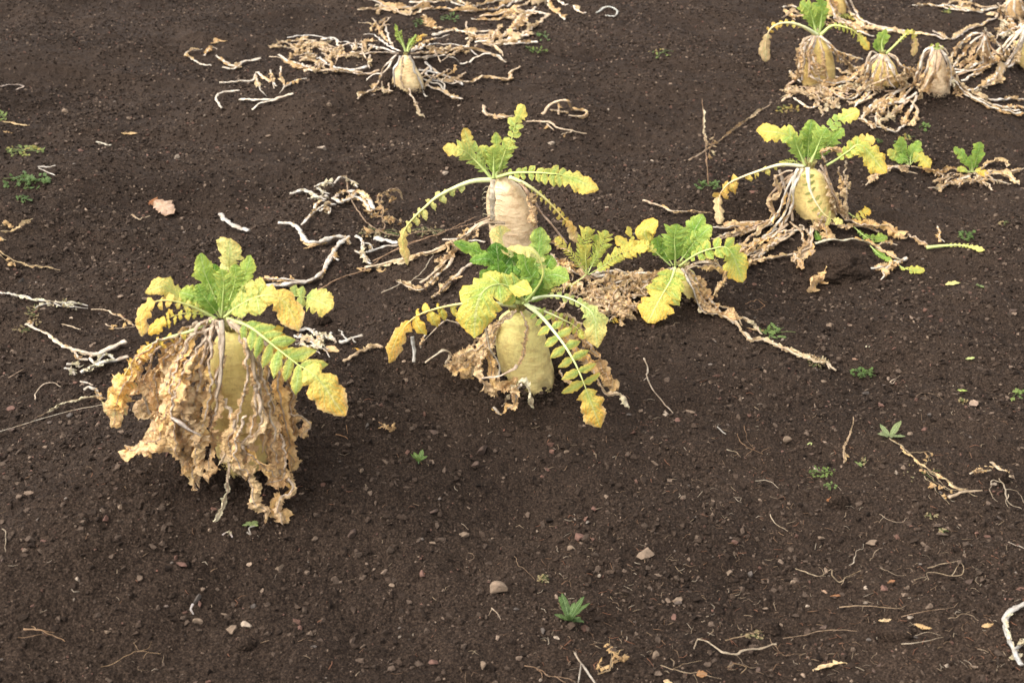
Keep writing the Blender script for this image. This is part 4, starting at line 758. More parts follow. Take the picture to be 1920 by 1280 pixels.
p.leaf([(862, 580, 0), (905, 470, 0), (935, 380, 0), (960, 320, 0), (970, 300, 0)], 84, n=10, tw=46, tf=.78, st=(1.1, 2.3), edge=.5, asp=.17, sweep=.8, small=.6, r=(24, 9), pale=.05)
p.leaf([(862, 580, -2), (915, 440, -2), (968, 330, -3), (992, 240, -3), (1010, 170, -3), (1065, 62, -2)], 66, n=6, tw=58, tf=.72, st=(1.4, 2.3), stt=(2.1, 3.0), edge=.5, asp=.40, sweep=.5, start=.32, jit=.25, r=(18, 8), pale=.08, label='tallest leaf standing up with a yellow green tip')
p.leaf([(855, 580, -2), (870, 460, -3), (870, 340, -3), (865, 258, -3)], 60, n=7, tw=44, tf=.66, st=(1.2, 2.3), asp=.4, pale=.05)
p.leaf([(870, 575, 1), (980, 545, 2), (1120, 540, 3), (1250, 548, 4), (1340, 562, 4), (1590, 655, 4)], 96, hang=.35, n=8, tw=90, tf=.64, st=(1.5, 2.2), stt=(2.1, 3.3), edge=.9, asp=.36, r=(26, 9), start=.1, sweep=.45, small=.3, pale=.08, crum=.1, label='leaf held out to the right with a broad yellow end')
p.leaf([(835, 592, 1), (700, 602, 2), (570, 650, 3), (450, 712, 4), (370, 780, 4), (295, 850, 4), (230, 930, 4), (205, 1030, 4), (240, 1195, 4)], 84, n=7, tw=44, hang=.9, tf=.72, st=(2.0, 2.8), stt=(3.4, 4.3), edge=.5, asp=.46, r=(36, 14), start=.2, sweep=.3, curl=.8, droop=.9, crum=.18, pale=.34, rib=(.66, .70, .34), small=.45, label='long arching leaf at left with sparse pale lobes and a hanging mustard tip', jit=.25)
p.leaf([(960, 572, 3), (1080, 625, 4), (1190, 705, 4), (1270, 780, 4), (1340, 860, 4), (1390, 910, 4), (1440, 1040, 4)], 50, hang=.5, n=9, tw=44, tf=.74, st=(1.7, 3.8), stt=(3.8, 4.8), r=(28, 14), asp=.5, curl=1, crum=.25, pale=.12, rib=(.62, .64, .30))
# ================================================================== rootless yellow green sprout
p = Plant('radish_plant', 'low yellow green fern like sprout on withered leaves, right behind the middle radish', 'radish', Z2, (1270, 420), 0, 4)
p.heap(1380, 460, 150, 110, 22, 44); p.heap(1250, 420, 110, 70, 10, 34); p.heap(1120, 330, 70, 90, 8, 28)
for L, w_ in [([(1280, 350, 1), (1400, 330), (1520, 345), (1640, 350)], 26), ([(1290, 355, 1), (1420, 370), (1540, 390), (1660, 400)], 26), ([(1270, 360, 1), (1350, 400), (1430, 470), (1440, 560)], 22),
              ([(1260, 360, 1), (1330, 380), (1440, 420), (1500, 500), (1520, 560)], 20), ([(1480, 470), (1560, 460), (1660, 420)], 24), ([(1240, 360, 1), (1180, 400), (1150, 480), (1080, 560)], 18), ([(1160, 220), (1100, 190), (1050, 160), (990, 160)], 22), ([(1220, 350), (1120, 300), (1040, 230)], 22), ([(1400, 420), (1420, 500), (1440, 600)], 22)]:
    p.stalk(L, w_, w_*.7, random.choice([WH, TN, (.78, .66, .52), PK]), rag=2, kink=.004)
F = dict(asp=.135, sweep=.75, small=.5, crum=.06, teeth=.2, tilt=.2)
p.leaf([(1250, 345, 1), (1245, 270, 2), (1240, 180, 2)], 60, n=12, tw=22, tf=.88, st=(1.7, 2.6), r=(16, 6), **F)
p.leaf([(1250, 345, -1), (1215, 250, -1), (1240, 150, -1), (1260, 75, -1)], 70, n=12, tw=26, tf=.86, st=(1.6, 2.5), **F)
p.leaf([(1255, 345, 0), (1310, 240, 0), (1345, 160, 0), (1360, 95, 0)], 66, n=12, tw=24, tf=.86, st=(1.5, 2.3), **F)
p.leaf([(1245, 345, 0), (1190, 270, 0), (1130, 190, 0), (1070, 140, 0)], 50, n=11, tw=24, tf=.86, st=(1.8, 2.9), **F)
p.leaf([(1260, 350, 2), (1360, 290, 3), (1440, 230, 3), (1600, 190, 3)], 60, n=11, tw=36, tf=.76, st=(1.8, 3.0), asp=.3, sweep=.6, small=.5, crum=.08)
p.leaf([(1245, 350, 2), (1180, 400, 3), (1110, 430, 3), (1040, 440, 3)], 30, n=11, tw=14, tf=.86, st=(2, 3.4), pale=.2, **F)
p.leaf([(1255, 345, -2), (1290, 260, -2), (1310, 180, -2), (1300, 120, -2)], 50, n=10, tw=22, tf=.86, st=(1.3, 2.1), **F)
p.leaf([(1400, 545, 5), (1440, 590, 5), (1450, 640, 5)], 30, **D_(n=2, tw=30, st=(4, 4.6)))
p.leaf([(1360, 600, 6), (1390, 615, 6), (1425, 605, 6)], 20, n=2, tw=26, st=(3, 3.6))
# ================================================================== short radish right of it
p = Plant('radish_plant', 'low radish right of the fern like sprout, one yellow leaf hanging in front', 'radish', Z4, (345, 950), 60, 5)
p.root([(350, 815, 48), (355, 850, 60), (362, 900, 64), (370, 950, 58)], tint=(1.0, 1.0, .9))
for L, w_ in [([(350, 795, 2), (390, 850, 3), (425, 930, 3), (490, 985), (560, 1020), (600, 1060)], 20), ([(355, 795, 2), (420, 850, 2), (450, 920, 2), (500, 970), (580, 1050)], 20), ([(340, 795, 3), (390, 890, 5), (440, 990), (520, 1000)], 18),
              ([(300, 795, 2), (240, 840, 1), (180, 880), (110, 930)], 24), ([(290, 795, 1), (200, 830), (100, 850), (20, 870)], 22), ([(280, 795, 1), (180, 850), (90, 890)], 18), ([(300, 800, 0), (160, 820), (30, 800)], 16), ([(360, 790, 1), (470, 760, 2), (540, 800, 1)], 20)]:
    p.stalk(L, w_, w_*.6, random.choice([WH, TN, (.78, .66, .52)]), rag=4, kink=.004)
p.leaf([(360, 795, 2), (470, 790, 3), (545, 815, 3), (500, 880, 3), (495, 930, 3)], 40, **D_(n=5, tw=34))
p.leaf([(355, 800, 2), (400, 880, 4), (440, 960, 4), (510, 1000, 4)], 36, **D_(n=5, tw=30))
p.heap(60, 870, 80, 60, 10, 30); p.heap(30, 970, 60, 50, 8, 30, st=(4.3, 5.2))
p.leaf([(310, 785, 1), (310, 720, 2), (307, 660, 2), (318, 590, 2)], 70, n=10, tw=34, tf=.8, st=(.8, 1.5), asp=.17, sweep=.6, small=.7, r=(12, 5), crum=.07)
p.leaf([(320, 780, -1), (370, 700, -2), (400, 620, -2), (440, 548, -2)], 66, n=6, tw=52, tf=.55, st=(.8, 1.5), edge=.7, asp=.45, crum=.1)
p.leaf([(322, 780, -1), (380, 700, -1), (430, 640, -1), (480, 600, -1)], 60, n=7, tw=42, tf=.65, st=(.9, 1.8), asp=.4, crum=.1)
p.leaf([(300, 782, -1), (260, 720, -2), (235, 690, -2), (225, 650, -2)], 60, n=8, tw=36, st=(.5, 1.2), asp=.35)
p.leaf([(330, 785, 2), (400, 735, 4), (480, 705, 5), (560, 710, 6), (625, 860, 6)], 66, n=5, tw=74, tf=.60, st=(1.2, 2.2), stt=(1.9, 3.0), edge=.9, asp=.42, r=(13, 5), sweep=.5, crum=.1)
p.leaf([(290, 785, 1), (230, 730, 1), (180, 690, 1), (100, 690, 1), (30, 650, 1)], 44, n=6, tw=30, tf=.7, st=(2.0, 3.1), asp=.42, sweep=.5, start=.3)
p.leaf([(290, 782, -2), (220, 720, -2), (185, 670, -2), (170, 620, -2), (230, 575, -2)], 46, n=3, tw=54, tf=.5, st=(2.2, 3.0), stt=(2.8, 3.3), start=.4, asp=.5, label='golden leaf on the left side')
p.leaf([(150, 740, 1), (110, 660, 1), (90, 600, 1)], 22, n=2, tw=18, st=(2.4, 3), prof='narrow')
p.leaf([(310, 792, 4), (290, 850, 6), (255, 910, 8), (180, 1048, 9)], 88, n=7, tw=84, tf=.45, st=(1.8, 2.7), stt=(2.9, 3.4), edge=.7, asp=.30, r=(13, 5), sweep=.35, small=.7, crum=.09, start=.08, label='yellow round lobed leaf hanging in front')
# ================================================================== right hand radish
p = Plant('radish_plant', 'tall right hand radish with yellow root and straw spread on both sides', 'radish', Z4, (955, 600), 98, 6)
p.root([(928, 358, 60), (934, 410, 86), (942, 480, 95), (950, 540, 98), (956, 600, 92)], tint=(1.03, .97, .86))
for L, w_, c_ in [([(880, 335, 3), (830, 420, 4), (790, 520, 4), (745, 580), (650, 600), (490, 608)], 15, WH), ([(900, 335, 3), (860, 420, 5), (850, 500, 5), (800, 600), (760, 680), (690, 740)], 16, WH),
                  ([(790, 340, 2), (825, 430, 3), (855, 580, 4)], 16, (.76, .64, .52)), ([(870, 350, 2), (790, 440, 2), (740, 500, 2), (770, 560, 2), (650, 660), (560, 700)], 15, TN),
                  ([(880, 345, 1), (800, 400, 1), (740, 480, 1), (760, 560), (600, 630), (500, 660)], 14, PK), ([(870, 350, 4), (820, 520, 5), (740, 640), (640, 690), (560, 740)], 14, WH),
                  ([(700, 600), (600, 640), (480, 650)], 14, TN), ([(780, 610), (700, 670), (620, 740), (560, 760)], 14, WH), ([(830, 590), (760, 640), (660, 690), (580, 690)], 16, TN), ([(900, 610), (820, 640), (740, 700), (660, 720), (600, 770)], 14, (.78, .66, .5)),
                  ([(950, 690), (880, 720), (800, 740), (700, 750), (620, 780)], 14, TN), ([(720, 580), (620, 590), (500, 600)], 16, TN), ([(760, 590), (650, 620), (520, 640)], 12, WH), ([(860, 630), (760, 690), (650, 740)], 14, TN),
                  ([(980, 320, 2), (1030, 400, 3), (1050, 480, 3), (1090, 570, 2)], 18, (.74, .58, .44)), ([(1000, 320, 3), (1030, 420, 4), (1070, 520, 4), (1120, 570, 3)], 14, PK), ([(970, 340, 3), (1010, 380, 4), (1040, 460, 4), (1060, 550, 4)], 14, TN),
                  ([(955, 680, 10), (1050, 662, 9), (1160, 664, 8), (1250, 700), (1330, 745), (1380, 750)], 16, (.80, .76, .58)), ([(1380, 745), (1320, 770), (1260, 795), (1215, 800)], 16, WH), ([(1360, 755), (1290, 800), (1255, 845)], 12, WH),
                  ([(1000, 570, 5), (1050, 590, 5), (1100, 600, 3), (1180, 600), (1250, 620)], 16, TN), ([(1240, 690), (1290, 680), (1330, 690)], 10, WH), ([(1520, 600), (1530, 640), (1550, 680)], 9, WH),
                  ([(940, 600, 6), (938, 680, 8), (950, 740, 9), (985, 800, 10)], 12, WH), ([(840, 580, 5), (860, 600, 6), (900, 640, 7), (905, 700, 8), (850, 770, 8)], 12, TN)]:
    p.stalk(L, w_, w_*.65, c_, rag=4, kink=.004)
for L, hw, k in [([(850, 340, 3), (770, 380, 3), (790, 440, 3), (740, 500, 3), (770, 560, 3)], 26, dict(n=6, tw=20)), ([(1000, 310, 2), (990, 270, 3), (1040, 245, 3), (1080, 260, 3), (1095, 300, 3)], 28, dict(n=4, tw=30, st=(4.8, 5.6))),
                 ([(1090, 300, 2), (1105, 400, 2), (1100, 480, 2), (1115, 560, 2)], 34, dict(n=6, tw=30)), ([(1060, 330, 0), (1075, 400, 0), (1100, 470, 0)], 28, dict(n=4, tw=26)),
                 ([(880, 600, 6), (930, 650, 8), (900, 720, 8), (840, 760, 7)], 36, dict(n=5, tw=36)), ([(940, 610, 7), (940, 690), (962, 760), (1000, 815), (922, 898)], 30, dict(n=5, tw=54)),
                 ([(1000, 560, 6), (1010, 600, 7), (1000, 660, 7)], 34, dict(n=3, tw=34)), ([(970, 540, 6), (975, 570, 7), (960, 620, 7)], 34, dict(n=3, tw=34)), ([(1090, 570, 3), (1200, 600, 3), (1290, 600, 3), (1390, 655)], 42, dict(n=4, tw=50, tf=.45, st=(4.2, 4.8), curl=.6, crum=.2)),
                 ([(1380, 645), (1440, 670), (1500, 700)], 26, dict(n=5, tw=20, st=(4.9, 5.3))), ([(760, 560, 2), (700, 590), (620, 620), (540, 640)], 30, dict(n=6, tw=22)), ([(820, 620), (740, 660), (660, 700), (600, 740)], 30, dict(n=6, tw=22)), ([(780, 680), (700, 720), (640, 790)], 26, dict(n=5, tw=22)), ([(860, 600), (780, 660), (720, 720)], 30, dict(n=5, tw=24)),
                 ([(1330, 330), (1260, 350), (1200, 400)], 30, dict(n=4, tw=26)), ([(860, 730), (890, 790), (870, 770)], 20, dict(n=3, tw=20))]:
    p.leaf(L, hw, **D_(**k))
p.leaf([(1110, 540, 2), (1150, 560, 2), (1210, 520, 2)], 30, n=3, tw=26, st=(2, 3.6), crum=.3)
p.leaf([(1130, 600), (1190, 650, 5), (1240, 660), (1290, 650)], 30, n=6, tw=30, st=(.8, 1.8)); p.leaf([(1210, 690), (1250, 730, 6), (1310, 760)], 22, n=6, tw=18, st=(.6, 1.4))
p.leaf([(1340, 780), (1380, 800), (1460, 805)], 26, n=3, tw=26, st=(1.6, 2.6)); p.leaf([(955, 610, 6), (965, 640, 6), (975, 665, 6)], 22, n=3, tw=18, st=(.5, .9))
p.leaf([(1470, 700), (1560, 690, 1), (1640, 690, 1), (1740, 712)], 18, n=8, tw=18, st=(1.8, 2.4), pale=.2, r=(14, 10))
F = dict(asp=.16, sweep=.75, small=.5, crum=.08)
p.leaf([(910, 322, 1), (875, 240, 1), (860, 190, 1)], 62, n=10, tw=26, tf=.8, st=(.9, 1.7), r=(15, 5), **F)
p.leaf([(908, 322, -1), (880, 240, -2), (830, 180, -2), (685, 160, -2)], 56, n=6, tw=54, tf=.52, st=(1.3, 2.6), stt=(2.4, 3.1), asp=.45, crum=.12)
p.leaf([(922, 320, -2), (925, 240, -3), (930, 170, -3), (940, 110, -3)], 66, n=8, tw=40, tf=.65, st=(.8, 1.6), asp=.38, crum=.1)
p.leaf([(930, 320, 0), (965, 240, 0), (985, 190, 0), (1010, 150, 0)], 66, n=11, tw=30, tf=.82, st=(.9, 1.6), r=(15, 5), **F)
p.leaf([(932, 320, -2), (975, 220, -3), (1020, 150, -3), (1065, 110, -3), (1165, 68, -3)], 44, n=6, tw=44, tf=.70, st=(1.0, 1.7), stt=(1.9, 3.1), asp=.4, pale=.05, label='leaf raised to the upper right with a yellow tip')
p.leaf([(932, 322, -2), (990, 260, -2), (1040, 200, -2), (1090, 150, -2)], 50, n=9, tw=30, st=(.8, 1.5), **F)
p.leaf([(1010, 320, 2), (1060, 290, 3), (1110, 255, 4), (1170, 230, 4), (1280, 355, 5)], 56, n=4, tw=66, tf=.5, st=(1.6, 2.6), stt=(2.2, 3.3), asp=.45, edge=.8, crum=.12, r=(12, 5))
p.leaf([(1080, 270, 1), (1130, 230, 1), (1180, 205, 1), (1235, 200, 1)], 40, n=4, tw=34, st=(2.4, 3.4), pale=.15)
p.leaf([(905, 325, 1), (800, 318, 2), (700, 345, 3), (600, 382, 3), (545, 415, 4), (510, 480, 4), (520, 592, 4)], 62, hang=1.0, n=7, tw=32, tf=.72, st=(2.2, 4.6), stt=(4.9, 5.2), edge=.4, asp=.45, start=.2, r=(18, 7), sweep=0, droop=1, curl=1, crum=.25, pale=.15, rib=(.70, .66, .42), jit=.3, label='long leaf arching left, lobes dried tan')
p.leaf([(900, 322, 0), (850, 300, 0), (800, 312, 1), (750, 330, 1)], 22, n=9, tw=10, st=(1.7, 2.6), **F)
p.leaf([(922, 330, 5), (925, 390, 6), (935, 440, 6.5), (965, 500, 7), (1010, 555, 7.5), (1085, 585, 8)], 44, n=7, tw=20, tf=.86, st=(2.2, 2.9), edge=.4, asp=.30, r=(18, 8), start=.06, sweep=-.05, pale=.35, rib=(.84, .80, .60), crum=.1, small=.7, label='pale ribbed leaf lying down the front of the root')
# ================================================================== two young plants to the right of it
p = Plant('young_radish_plant', 'young green seedling with one yellow leaf close beside the right hand radish', 'radish', Z4, (1395, 325), 0, 7)
for L in [[(1390, 320), (1300, 330), (1240, 360), (1190, 410)], [(1400, 325), (1450, 335), (1510, 350), (1560, 370)], [(1390, 325), (1330, 330), (1430, 360)]]: p.stalk(L, 12, 7, TN, rag=4)
p.leaf([(1390, 318, 0), (1360, 270, 0), (1350, 190, 0)], 44, n=6, tw=30, st=(.9, 1.5), asp=.4); p.leaf([(1395, 318, 0), (1400, 270, -1), (1440, 210, -1)], 40, n=6, tw=26, st=(.9, 1.5), asp=.4)
p.leaf([(1395, 318, 1), (1420, 290, 2), (1440, 275, 2), (1490, 330, 3)], 30, n=3, tw=38, tf=.45, st=(1.8, 3.2), asp=.5); p.leaf([(1385, 318, 0), (1330, 280, 0), (1290, 250, 0)], 34, n=5, tw=24, st=(1.1, 2.6), asp=.4); p.leaf([(1390, 318, 1), (1370, 290, 1), (1330, 300, 1)], 30, n=5, tw=20, st=(.8, 1.3))
p = Plant('young_radish_plant', 'rightmost young seedling with upright green leaves on a ring of straw', 'radish', Z4, (1680, 365), 0, 8)
p.heap(1600, 385, 90, 26, 9, 18); p.heap(1720, 390, 60, 20, 6, 18)
for L in [[(1680, 360), (1600, 340), (1540, 345), (1510, 370)], [(1670, 370), (1600, 390), (1540, 420), (1480, 425)], [(1690, 360), (1760, 310), (1820, 295), (1840, 330)], [(1700, 370), (1780, 360), (1850, 370), (1900, 410)], [(1700, 365), (1780, 345), (1860, 350), (1920, 335)], [(1720, 380), (1790, 390), (1860, 405)], [(1690, 372), (1730, 400), (1750, 420)]]: p.stalk(L, 11, 6, random.choice([TN, (.74, .64, .5)]), rag=3)
p.leaf([(1675, 352, 0), (1660, 310, 0), (1640, 280, 0), (1598, 238, 0)], 36, n=5, tw=24, st=(.9, 1.4), asp=.45); p.leaf([(1680, 352, 0), (1700, 300, 0), (1715, 212, 0)], 40, n=6, tw=30, st=(.8, 1.4), asp=.45); p.leaf([(1678, 352, 1), (1680, 320, 1), (1670, 275, 1)], 34, n=5, tw=20, st=(.8, 1.3))
p.leaf([(1682, 352, 1), (1710, 345, 2), (1750, 370, 2)], 26, n=4, tw=22, st=(2, 4)); p.leaf([(1672, 352, 1), (1640, 340, 1), (1610, 335, 1)], 22, n=5, tw=14, st=(1.4, 2.6))
# ================================================================== far mound radish
p = Plant('radish_plant', 'far radish alone on its mound with white stalks sprawling sideways', 'radish', ZA, (990, 395), 68, 9)
p.root([(984, 244, 16), (985, 285, 42), (990, 335, 64), (992, 390, 78)], M_rootpink, tint=(1.0, 1.0, .85), green=.03)
far = [[(940, 240, 1), (890, 300, 1), (820, 345)], [(945, 235, 2), (900, 280, 3), (870, 350, 2), (835, 385), (775, 430)], [(960, 240, 3), (935, 300, 4), (940, 370, 4)], [(975, 240, 4), (965, 300, 5), (975, 375, 5)], [(1000, 240, 3), (1030, 300, 3), (1050, 380, 2), (1080, 415)],
       [(950, 230, 0), (860, 225), (780, 235), (700, 230), (640, 200), (570, 190), (500, 205)], [(940, 225, 0), (850, 200), (760, 205), (690, 175), (630, 160), (560, 150), (480, 160)], [(600, 175), (520, 170), (450, 185), (400, 205)], [(620, 170), (680, 165), (700, 200), (760, 190), (850, 205), (900, 215)],
       [(830, 235), (830, 290), (835, 300)], [(820, 285), (740, 300), (660, 280), (600, 240), (560, 230)], [(800, 310), (700, 300), (600, 300), (520, 290), (450, 250), (400, 245)], [(440, 235), (480, 260), (540, 280), (585, 305)], [(870, 300), (800, 320), (720, 310), (650, 300)],
       [(960, 220, 0), (900, 190), (860, 160), (800, 145)], [(930, 210), (880, 150), (860, 100), (840, 80)], [(920, 190), (900, 120), (880, 85)], [(1010, 215, 0), (1080, 180), (1130, 160), (1170, 150)], [(1010, 220, 0), (1090, 190), (1160, 190), (1250, 205), (1290, 235)],
       [(1010, 230, 0), (1100, 225), (1180, 215), (1270, 210), (1330, 230), (1410, 260)], [(1020, 245, 0), (1080, 250), (1150, 240), (1240, 270), (1290, 240), (1380, 240), (1410, 265)], [(1020, 250), (1100, 240), (1170, 210), (1230, 205)], [(1040, 300), (1100, 310), (1170, 330), (1230, 360), (1160, 350), (1100, 340)],
       [(1050, 320), (1090, 290), (1130, 320), (1190, 330), (1250, 355), (1340, 325), (1420, 345), (1435, 310), (1475, 282)], [(1050, 335), (1080, 350), (1120, 360), (1150, 385), (1140, 350)], [(1060, 360), (1120, 380), (1180, 410), (1230, 430)], [(1070, 265), (1090, 300), (1070, 320), (1130, 340)], [(1240, 205), (1280, 165), (1320, 185), (1370, 200), (1400, 240)]]
for i, L in enumerate(far): p.stalk(L, 13 if i > 3 else 11, 8, [WH, (.74, .62, .5), (.8, .74, .66), TN][i % 4], rag=2 if i % 2 else 0, kink=.007)
p.heap(600, 230, 100, 45, 18, 22, st=(4.8, 5.6)); p.heap(740, 210, 90, 35, 12, 20, st=(5, 5.8)); p.heap(500, 190, 60, 20, 6, 20); p.heap(1120, 330, 80, 25, 6, 18); p.heap(1180, 220, 120, 25, 7, 18); p.heap(860, 100, 50, 25, 5, 18); p.heap(890, 370, 30, 20, 4, 12, st=(5.4, 6)); p.heap(660, 290, 70, 20, 5, 16)
p.leaf([(1000, 380, 5), (1015, 420, 6), (1045, 480), (1072, 500)], 16, **D_(n=5, tw=14, st=(5.3, 6)))
p.leaf([(985, 222, 0), (968, 180, 0), (955, 150, 0), (940, 103, 0)], 20, n=7, tw=12, st=(1, 1.9), crum=.4, curl=1.4, r=(10, 5)); p.leaf([(992, 222, 0), (1000, 190, 0), (1030, 150, 0)], 22, n=6, tw=12, st=(1, 1.9), crum=.4, curl=1.4, r=(10, 5)); p.leaf([(995, 220, 0), (1020, 185, 0), (1050, 155, 0), (1078, 150, 0)], 18, n=5, tw=12, st=(1.4, 4.6), crum=.4, curl=1.4)
# detached pieces left of it
def lz(z, L): return [(z[0]+q[0]/z[2], z[1]+q[1]/z[2], *q[2:]) for q in L]
loose(lz(ZA, [(360, 250), (290, 265), (260, 285), (200, 260), (170, 240)]), 6, 'curled white stalk with brown rags, farthest left at the top of the field', col=WH, rag=5, seed=3, sub=[lz(ZA, [(150, 285), (100, 270), (50, 240), (50, 220), (110, 212)]), lz(ZA, [(120, 235), (150, 205), (175, 212)]), lz(ZA, [(200, 290), (260, 290), (280, 265)])], kink=.004)
loose(lz(ZA, [(190, 355), (260, 350), (330, 345), (345, 310, 2), (385, 340), (430, 370)]), 6, 'bent white stalk with torn ends at the left foot of the far mound', col=WH, rag=3, seed=4, sub=[lz(ZA, [(340, 320), (360, 380), (390, 415)]), lz(ZA, [(450, 285), (450, 330), (465, 370), (440, 400)]), lz(ZA, [(465, 375), (510, 345), (560, 335)]), lz(ZA, [(405, 300), (410, 340), (420, 380)])])
loose(lz(ZA, [(272, 428), (350, 428), (420, 425), (500, 402)]), 6, 'straight white stalk piece lying lowest on the far mound slope', col=WH, seed=5, w2=5, sub=[lz(ZA, [(325, 470), (370, 440), (440, 425)])])
loose(lz(ZA, [(195, 465), (170, 420), (200, 395), (272, 388)]), 5, 'hooked white stalk piece shaped like a tick mark left of the far mound', col=WH, seed=6, w2=4)
scrap(410, 78, 34, 24, .6, 5.9, 'crumpled brown leaf ball at the top left of the far stalks', 7, 1.0, 2.2)
# ================================================================== top centre radish (cut by the frame)
p = Plant('radish_plant', 'radish cut off by the top edge at centre with pale stalks raying out', 'radish', ZA, (1555, 28), 35, 10)
p.root([(1550, -60, 24), (1553, -20, 32), (1555, 22, 34)], M_rootpink)
for i, L in enumerate([[(1600, -30, 2), (1600, 30, 2), (1640, 60), (1670, 85)], [(1610, -30, 1), (1650, 10), (1720, 45), (1760, 55)], [(1530, -30, 2), (1510, 10, 2), (1440, 50), (1380, 65), (1300, 70)], [(1520, -40, 1), (1460, 0), (1380, 5), (1300, 20), (1240, 45)],
                       [(1520, -20, 1), (1400, 30), (1260, 50), (1120, 35), (1000, 35), (900, 25), (830, 0)], [(1100, 30), (1000, 60), (920, 45), (850, 40), (780, 42)], [(1180, 10), (1250, 30), (1200, -10)], [(1590, 60), (1520, 50), (1440, 60), (1370, 85), (1270, 80)], [(1600, 60), (1540, 110), (1480, 150), (1400, 185), (1350, 195)],
                       [(1540, 30, 3), (1500, 80), (1460, 110), (1440, 130)], [(1510, 150), (1440, 165), (1380, 185), (1280, 180)], [(1480, 60), (1460, 90), (1400, 150), (1330, 150), (1240, 170)], [(1550, 180), (1480, 180), (1400, 190)], [(1000, 10), (1100, 10), (1200, 0)], [(1140, 120), (1090, 110), (1060, 65)], [(1100, 150), (1180, 135), (1260, 140), (1340, 130)]]): p.stalk(L, 14, 8, [WH, (.76, .66, .54), TN][i % 3], rag=2, kink=.008)
p.heap(1320, 150, 90, 25, 8, 18); p.heap(960, 40, 110, 14, 6, 18, st=(5, 6)); p.heap(1480, 60, 60, 30, 6, 18)
loose(lz(ZA, [(1800, 55), (1850, 30), (1890, 45), (1880, 70), (1840, 65)]), 5, 'small looped pale stalk near the top edge right of centre', col=(.62, .62, .56), seed=8)
loose(lz(ZA, [(1315, 455), (1330, 490), (1400, 500), (1450, 495)]), 7, 'whitish stalk scrap behind the tallest yellow green leaf tip', col=TN, rag=4, seed=9)
loose(lz(ZA, [(1570, 490), (1620, 440, 3), (1680, 435, 4), (1700, 470), (1760, 475), (1740, 500), (1680, 495)]), 7, 'knotted loop of pale stalks behind the rear centre radish', col=TN, seed=10, sub=[lz(ZA, [(1640, 490), (1640, 440)]), lz(ZA, [(1600, 470), (1680, 480)])], rag=2)
loose(lz(ZA, [(1500, 520), (1600, 525), (1640, 550), (1700, 560), (1760, 575)]), 6, 'branched flat pale stalk just below the knotted loop', col=TN, seed=11, sub=[lz(ZA, [(1590, 530), (1620, 560)]), lz(ZA, [(1700, 560), (1650, 580)])], rag=1)
# ================================================================== far right group
p = Plant('radish_plant', 'radish cut by the top edge behind the far right row, long trailing stalks', 'radish', ZB, (620, 130), 60, 11)
p.root([(610, -120, 50), (615, -40, 62), (620, 30, 66), (622, 110, 62)], tint=(1, .9, .7))
for i, L in enumerate([[(690, -60, 1), (740, 50, 1), (800, 140), (900, 175), (1040, 205), (1130, 225), (1260, 235), (1380, 270), (1450, 260), (1510, 215), (1600, 180), (1680, 145), (1730, 120)], [(660, -60, 3), (690, 20, 3), (730, 90, 2), (830, 190), (1000, 200)], [(560, -60, 3), (600, 20, 4), (640, 110, 3)], [(570, -60, 4), (590, 50, 4), (640, 160)],
                       [(600, 120), (700, 150), (800, 230), (880, 250)], [(520, 120), (420, 100), (330, 110), (290, 90)], [(1290, 215), (1340, 240), (1380, 265)], [(250, 50), (300, 40), (350, 55)], [(1730, 120), (1735, 100), (1700, 90), (1685, 110)], [(640, 150), (760, 180), (900, 200), (1100, 215)]]): p.stalk(L, 20, 13, [(.76, .66, .56), WH, TN][i % 3], rag=2, kink=.005)
p.heap(640, 150, 150, 30, 8, 30); p.heap(330, 100, 50, 30, 4, 26)
p.leaf([(560, 110, 2), (650, 110, 3), (740, 120, 3), (800, 160, 3)], 44, n=9, tw=26, st=(1.8, 3.2), pale=.1)
p = Plant('radish_plant', 'leftmost radish of the far right row with a tan drooping leaf', 'radish', ZB, (510, 600), 110, 12)
p.root([(480, 285, 58), (483, 340, 96), (486, 400, 110), (490, 460, 116), (500, 560, 112)], tint=(1, .9, .72))
for i, L in enumerate([[(450, 250, 3), (390, 290, 5), (370, 400, 6), (360, 500, 6), (330, 560)], [(460, 250, 4), (410, 320, 6), (400, 420, 7), (380, 560, 7)], [(470, 250, 5), (450, 330, 7), (440, 450, 7.5), (430, 540, 8)], [(480, 250, 5), (460, 350, 7), (490, 460, 8), (510, 540, 8)], [(495, 250, 5), (520, 350, 7), (540, 450, 7.5), (555, 560, 8)], [(510, 250, 4), (550, 290, 6), (600, 340, 5), (680, 370, 4), (800, 420, 2)],
                       [(530, 260, 2), (610, 340, 3), (680, 420, 3), (760, 500)], [(540, 270, 1), (620, 390, 2), (700, 440), (770, 490)], [(500, 560), (560, 580), (640, 570), (760, 540)], [(430, 500, 7), (470, 540, 8), (560, 570), (660, 570)], [(330, 560), (290, 600), (300, 640)], [(300, 490), (330, 530), (370, 560)], [(620, 470), (680, 500), (760, 520)], [(460, 260, 4), (420, 350, 6), (440, 430, 7), (470, 500, 8)],
                       [(370, 600), (500, 620), (620, 650), (700, 680)], [(330, 680), (400, 730), (470, 740), (510, 690)], [(340, 620), (280, 680), (240, 700)], [(600, 530), (700, 540), (780, 550)], [(480, 640), (600, 620), (720, 660)]]): p.stalk(L, 22, 15, [TN, (.76, .66, .54), PK, WH][i % 4], rag=3, kink=.005)
for L in [[(450, 255, 4), (385, 300, 5), (375, 420, 6), (365, 540, 6)], [(440, 260, 3), (370, 330, 4), (360, 450, 5), (350, 560, 6)]]: p.leaf(L, 40, **D_(n=7, tw=30))
p.heap(450, 640, 120, 50, 12, 36, st=(5, 5.8)); p.heap(560, 720, 90, 30, 6, 34, st=(5, 5.6)); p.heap(740, 600, 60, 40, 5, 32, st=(5, 6.4))
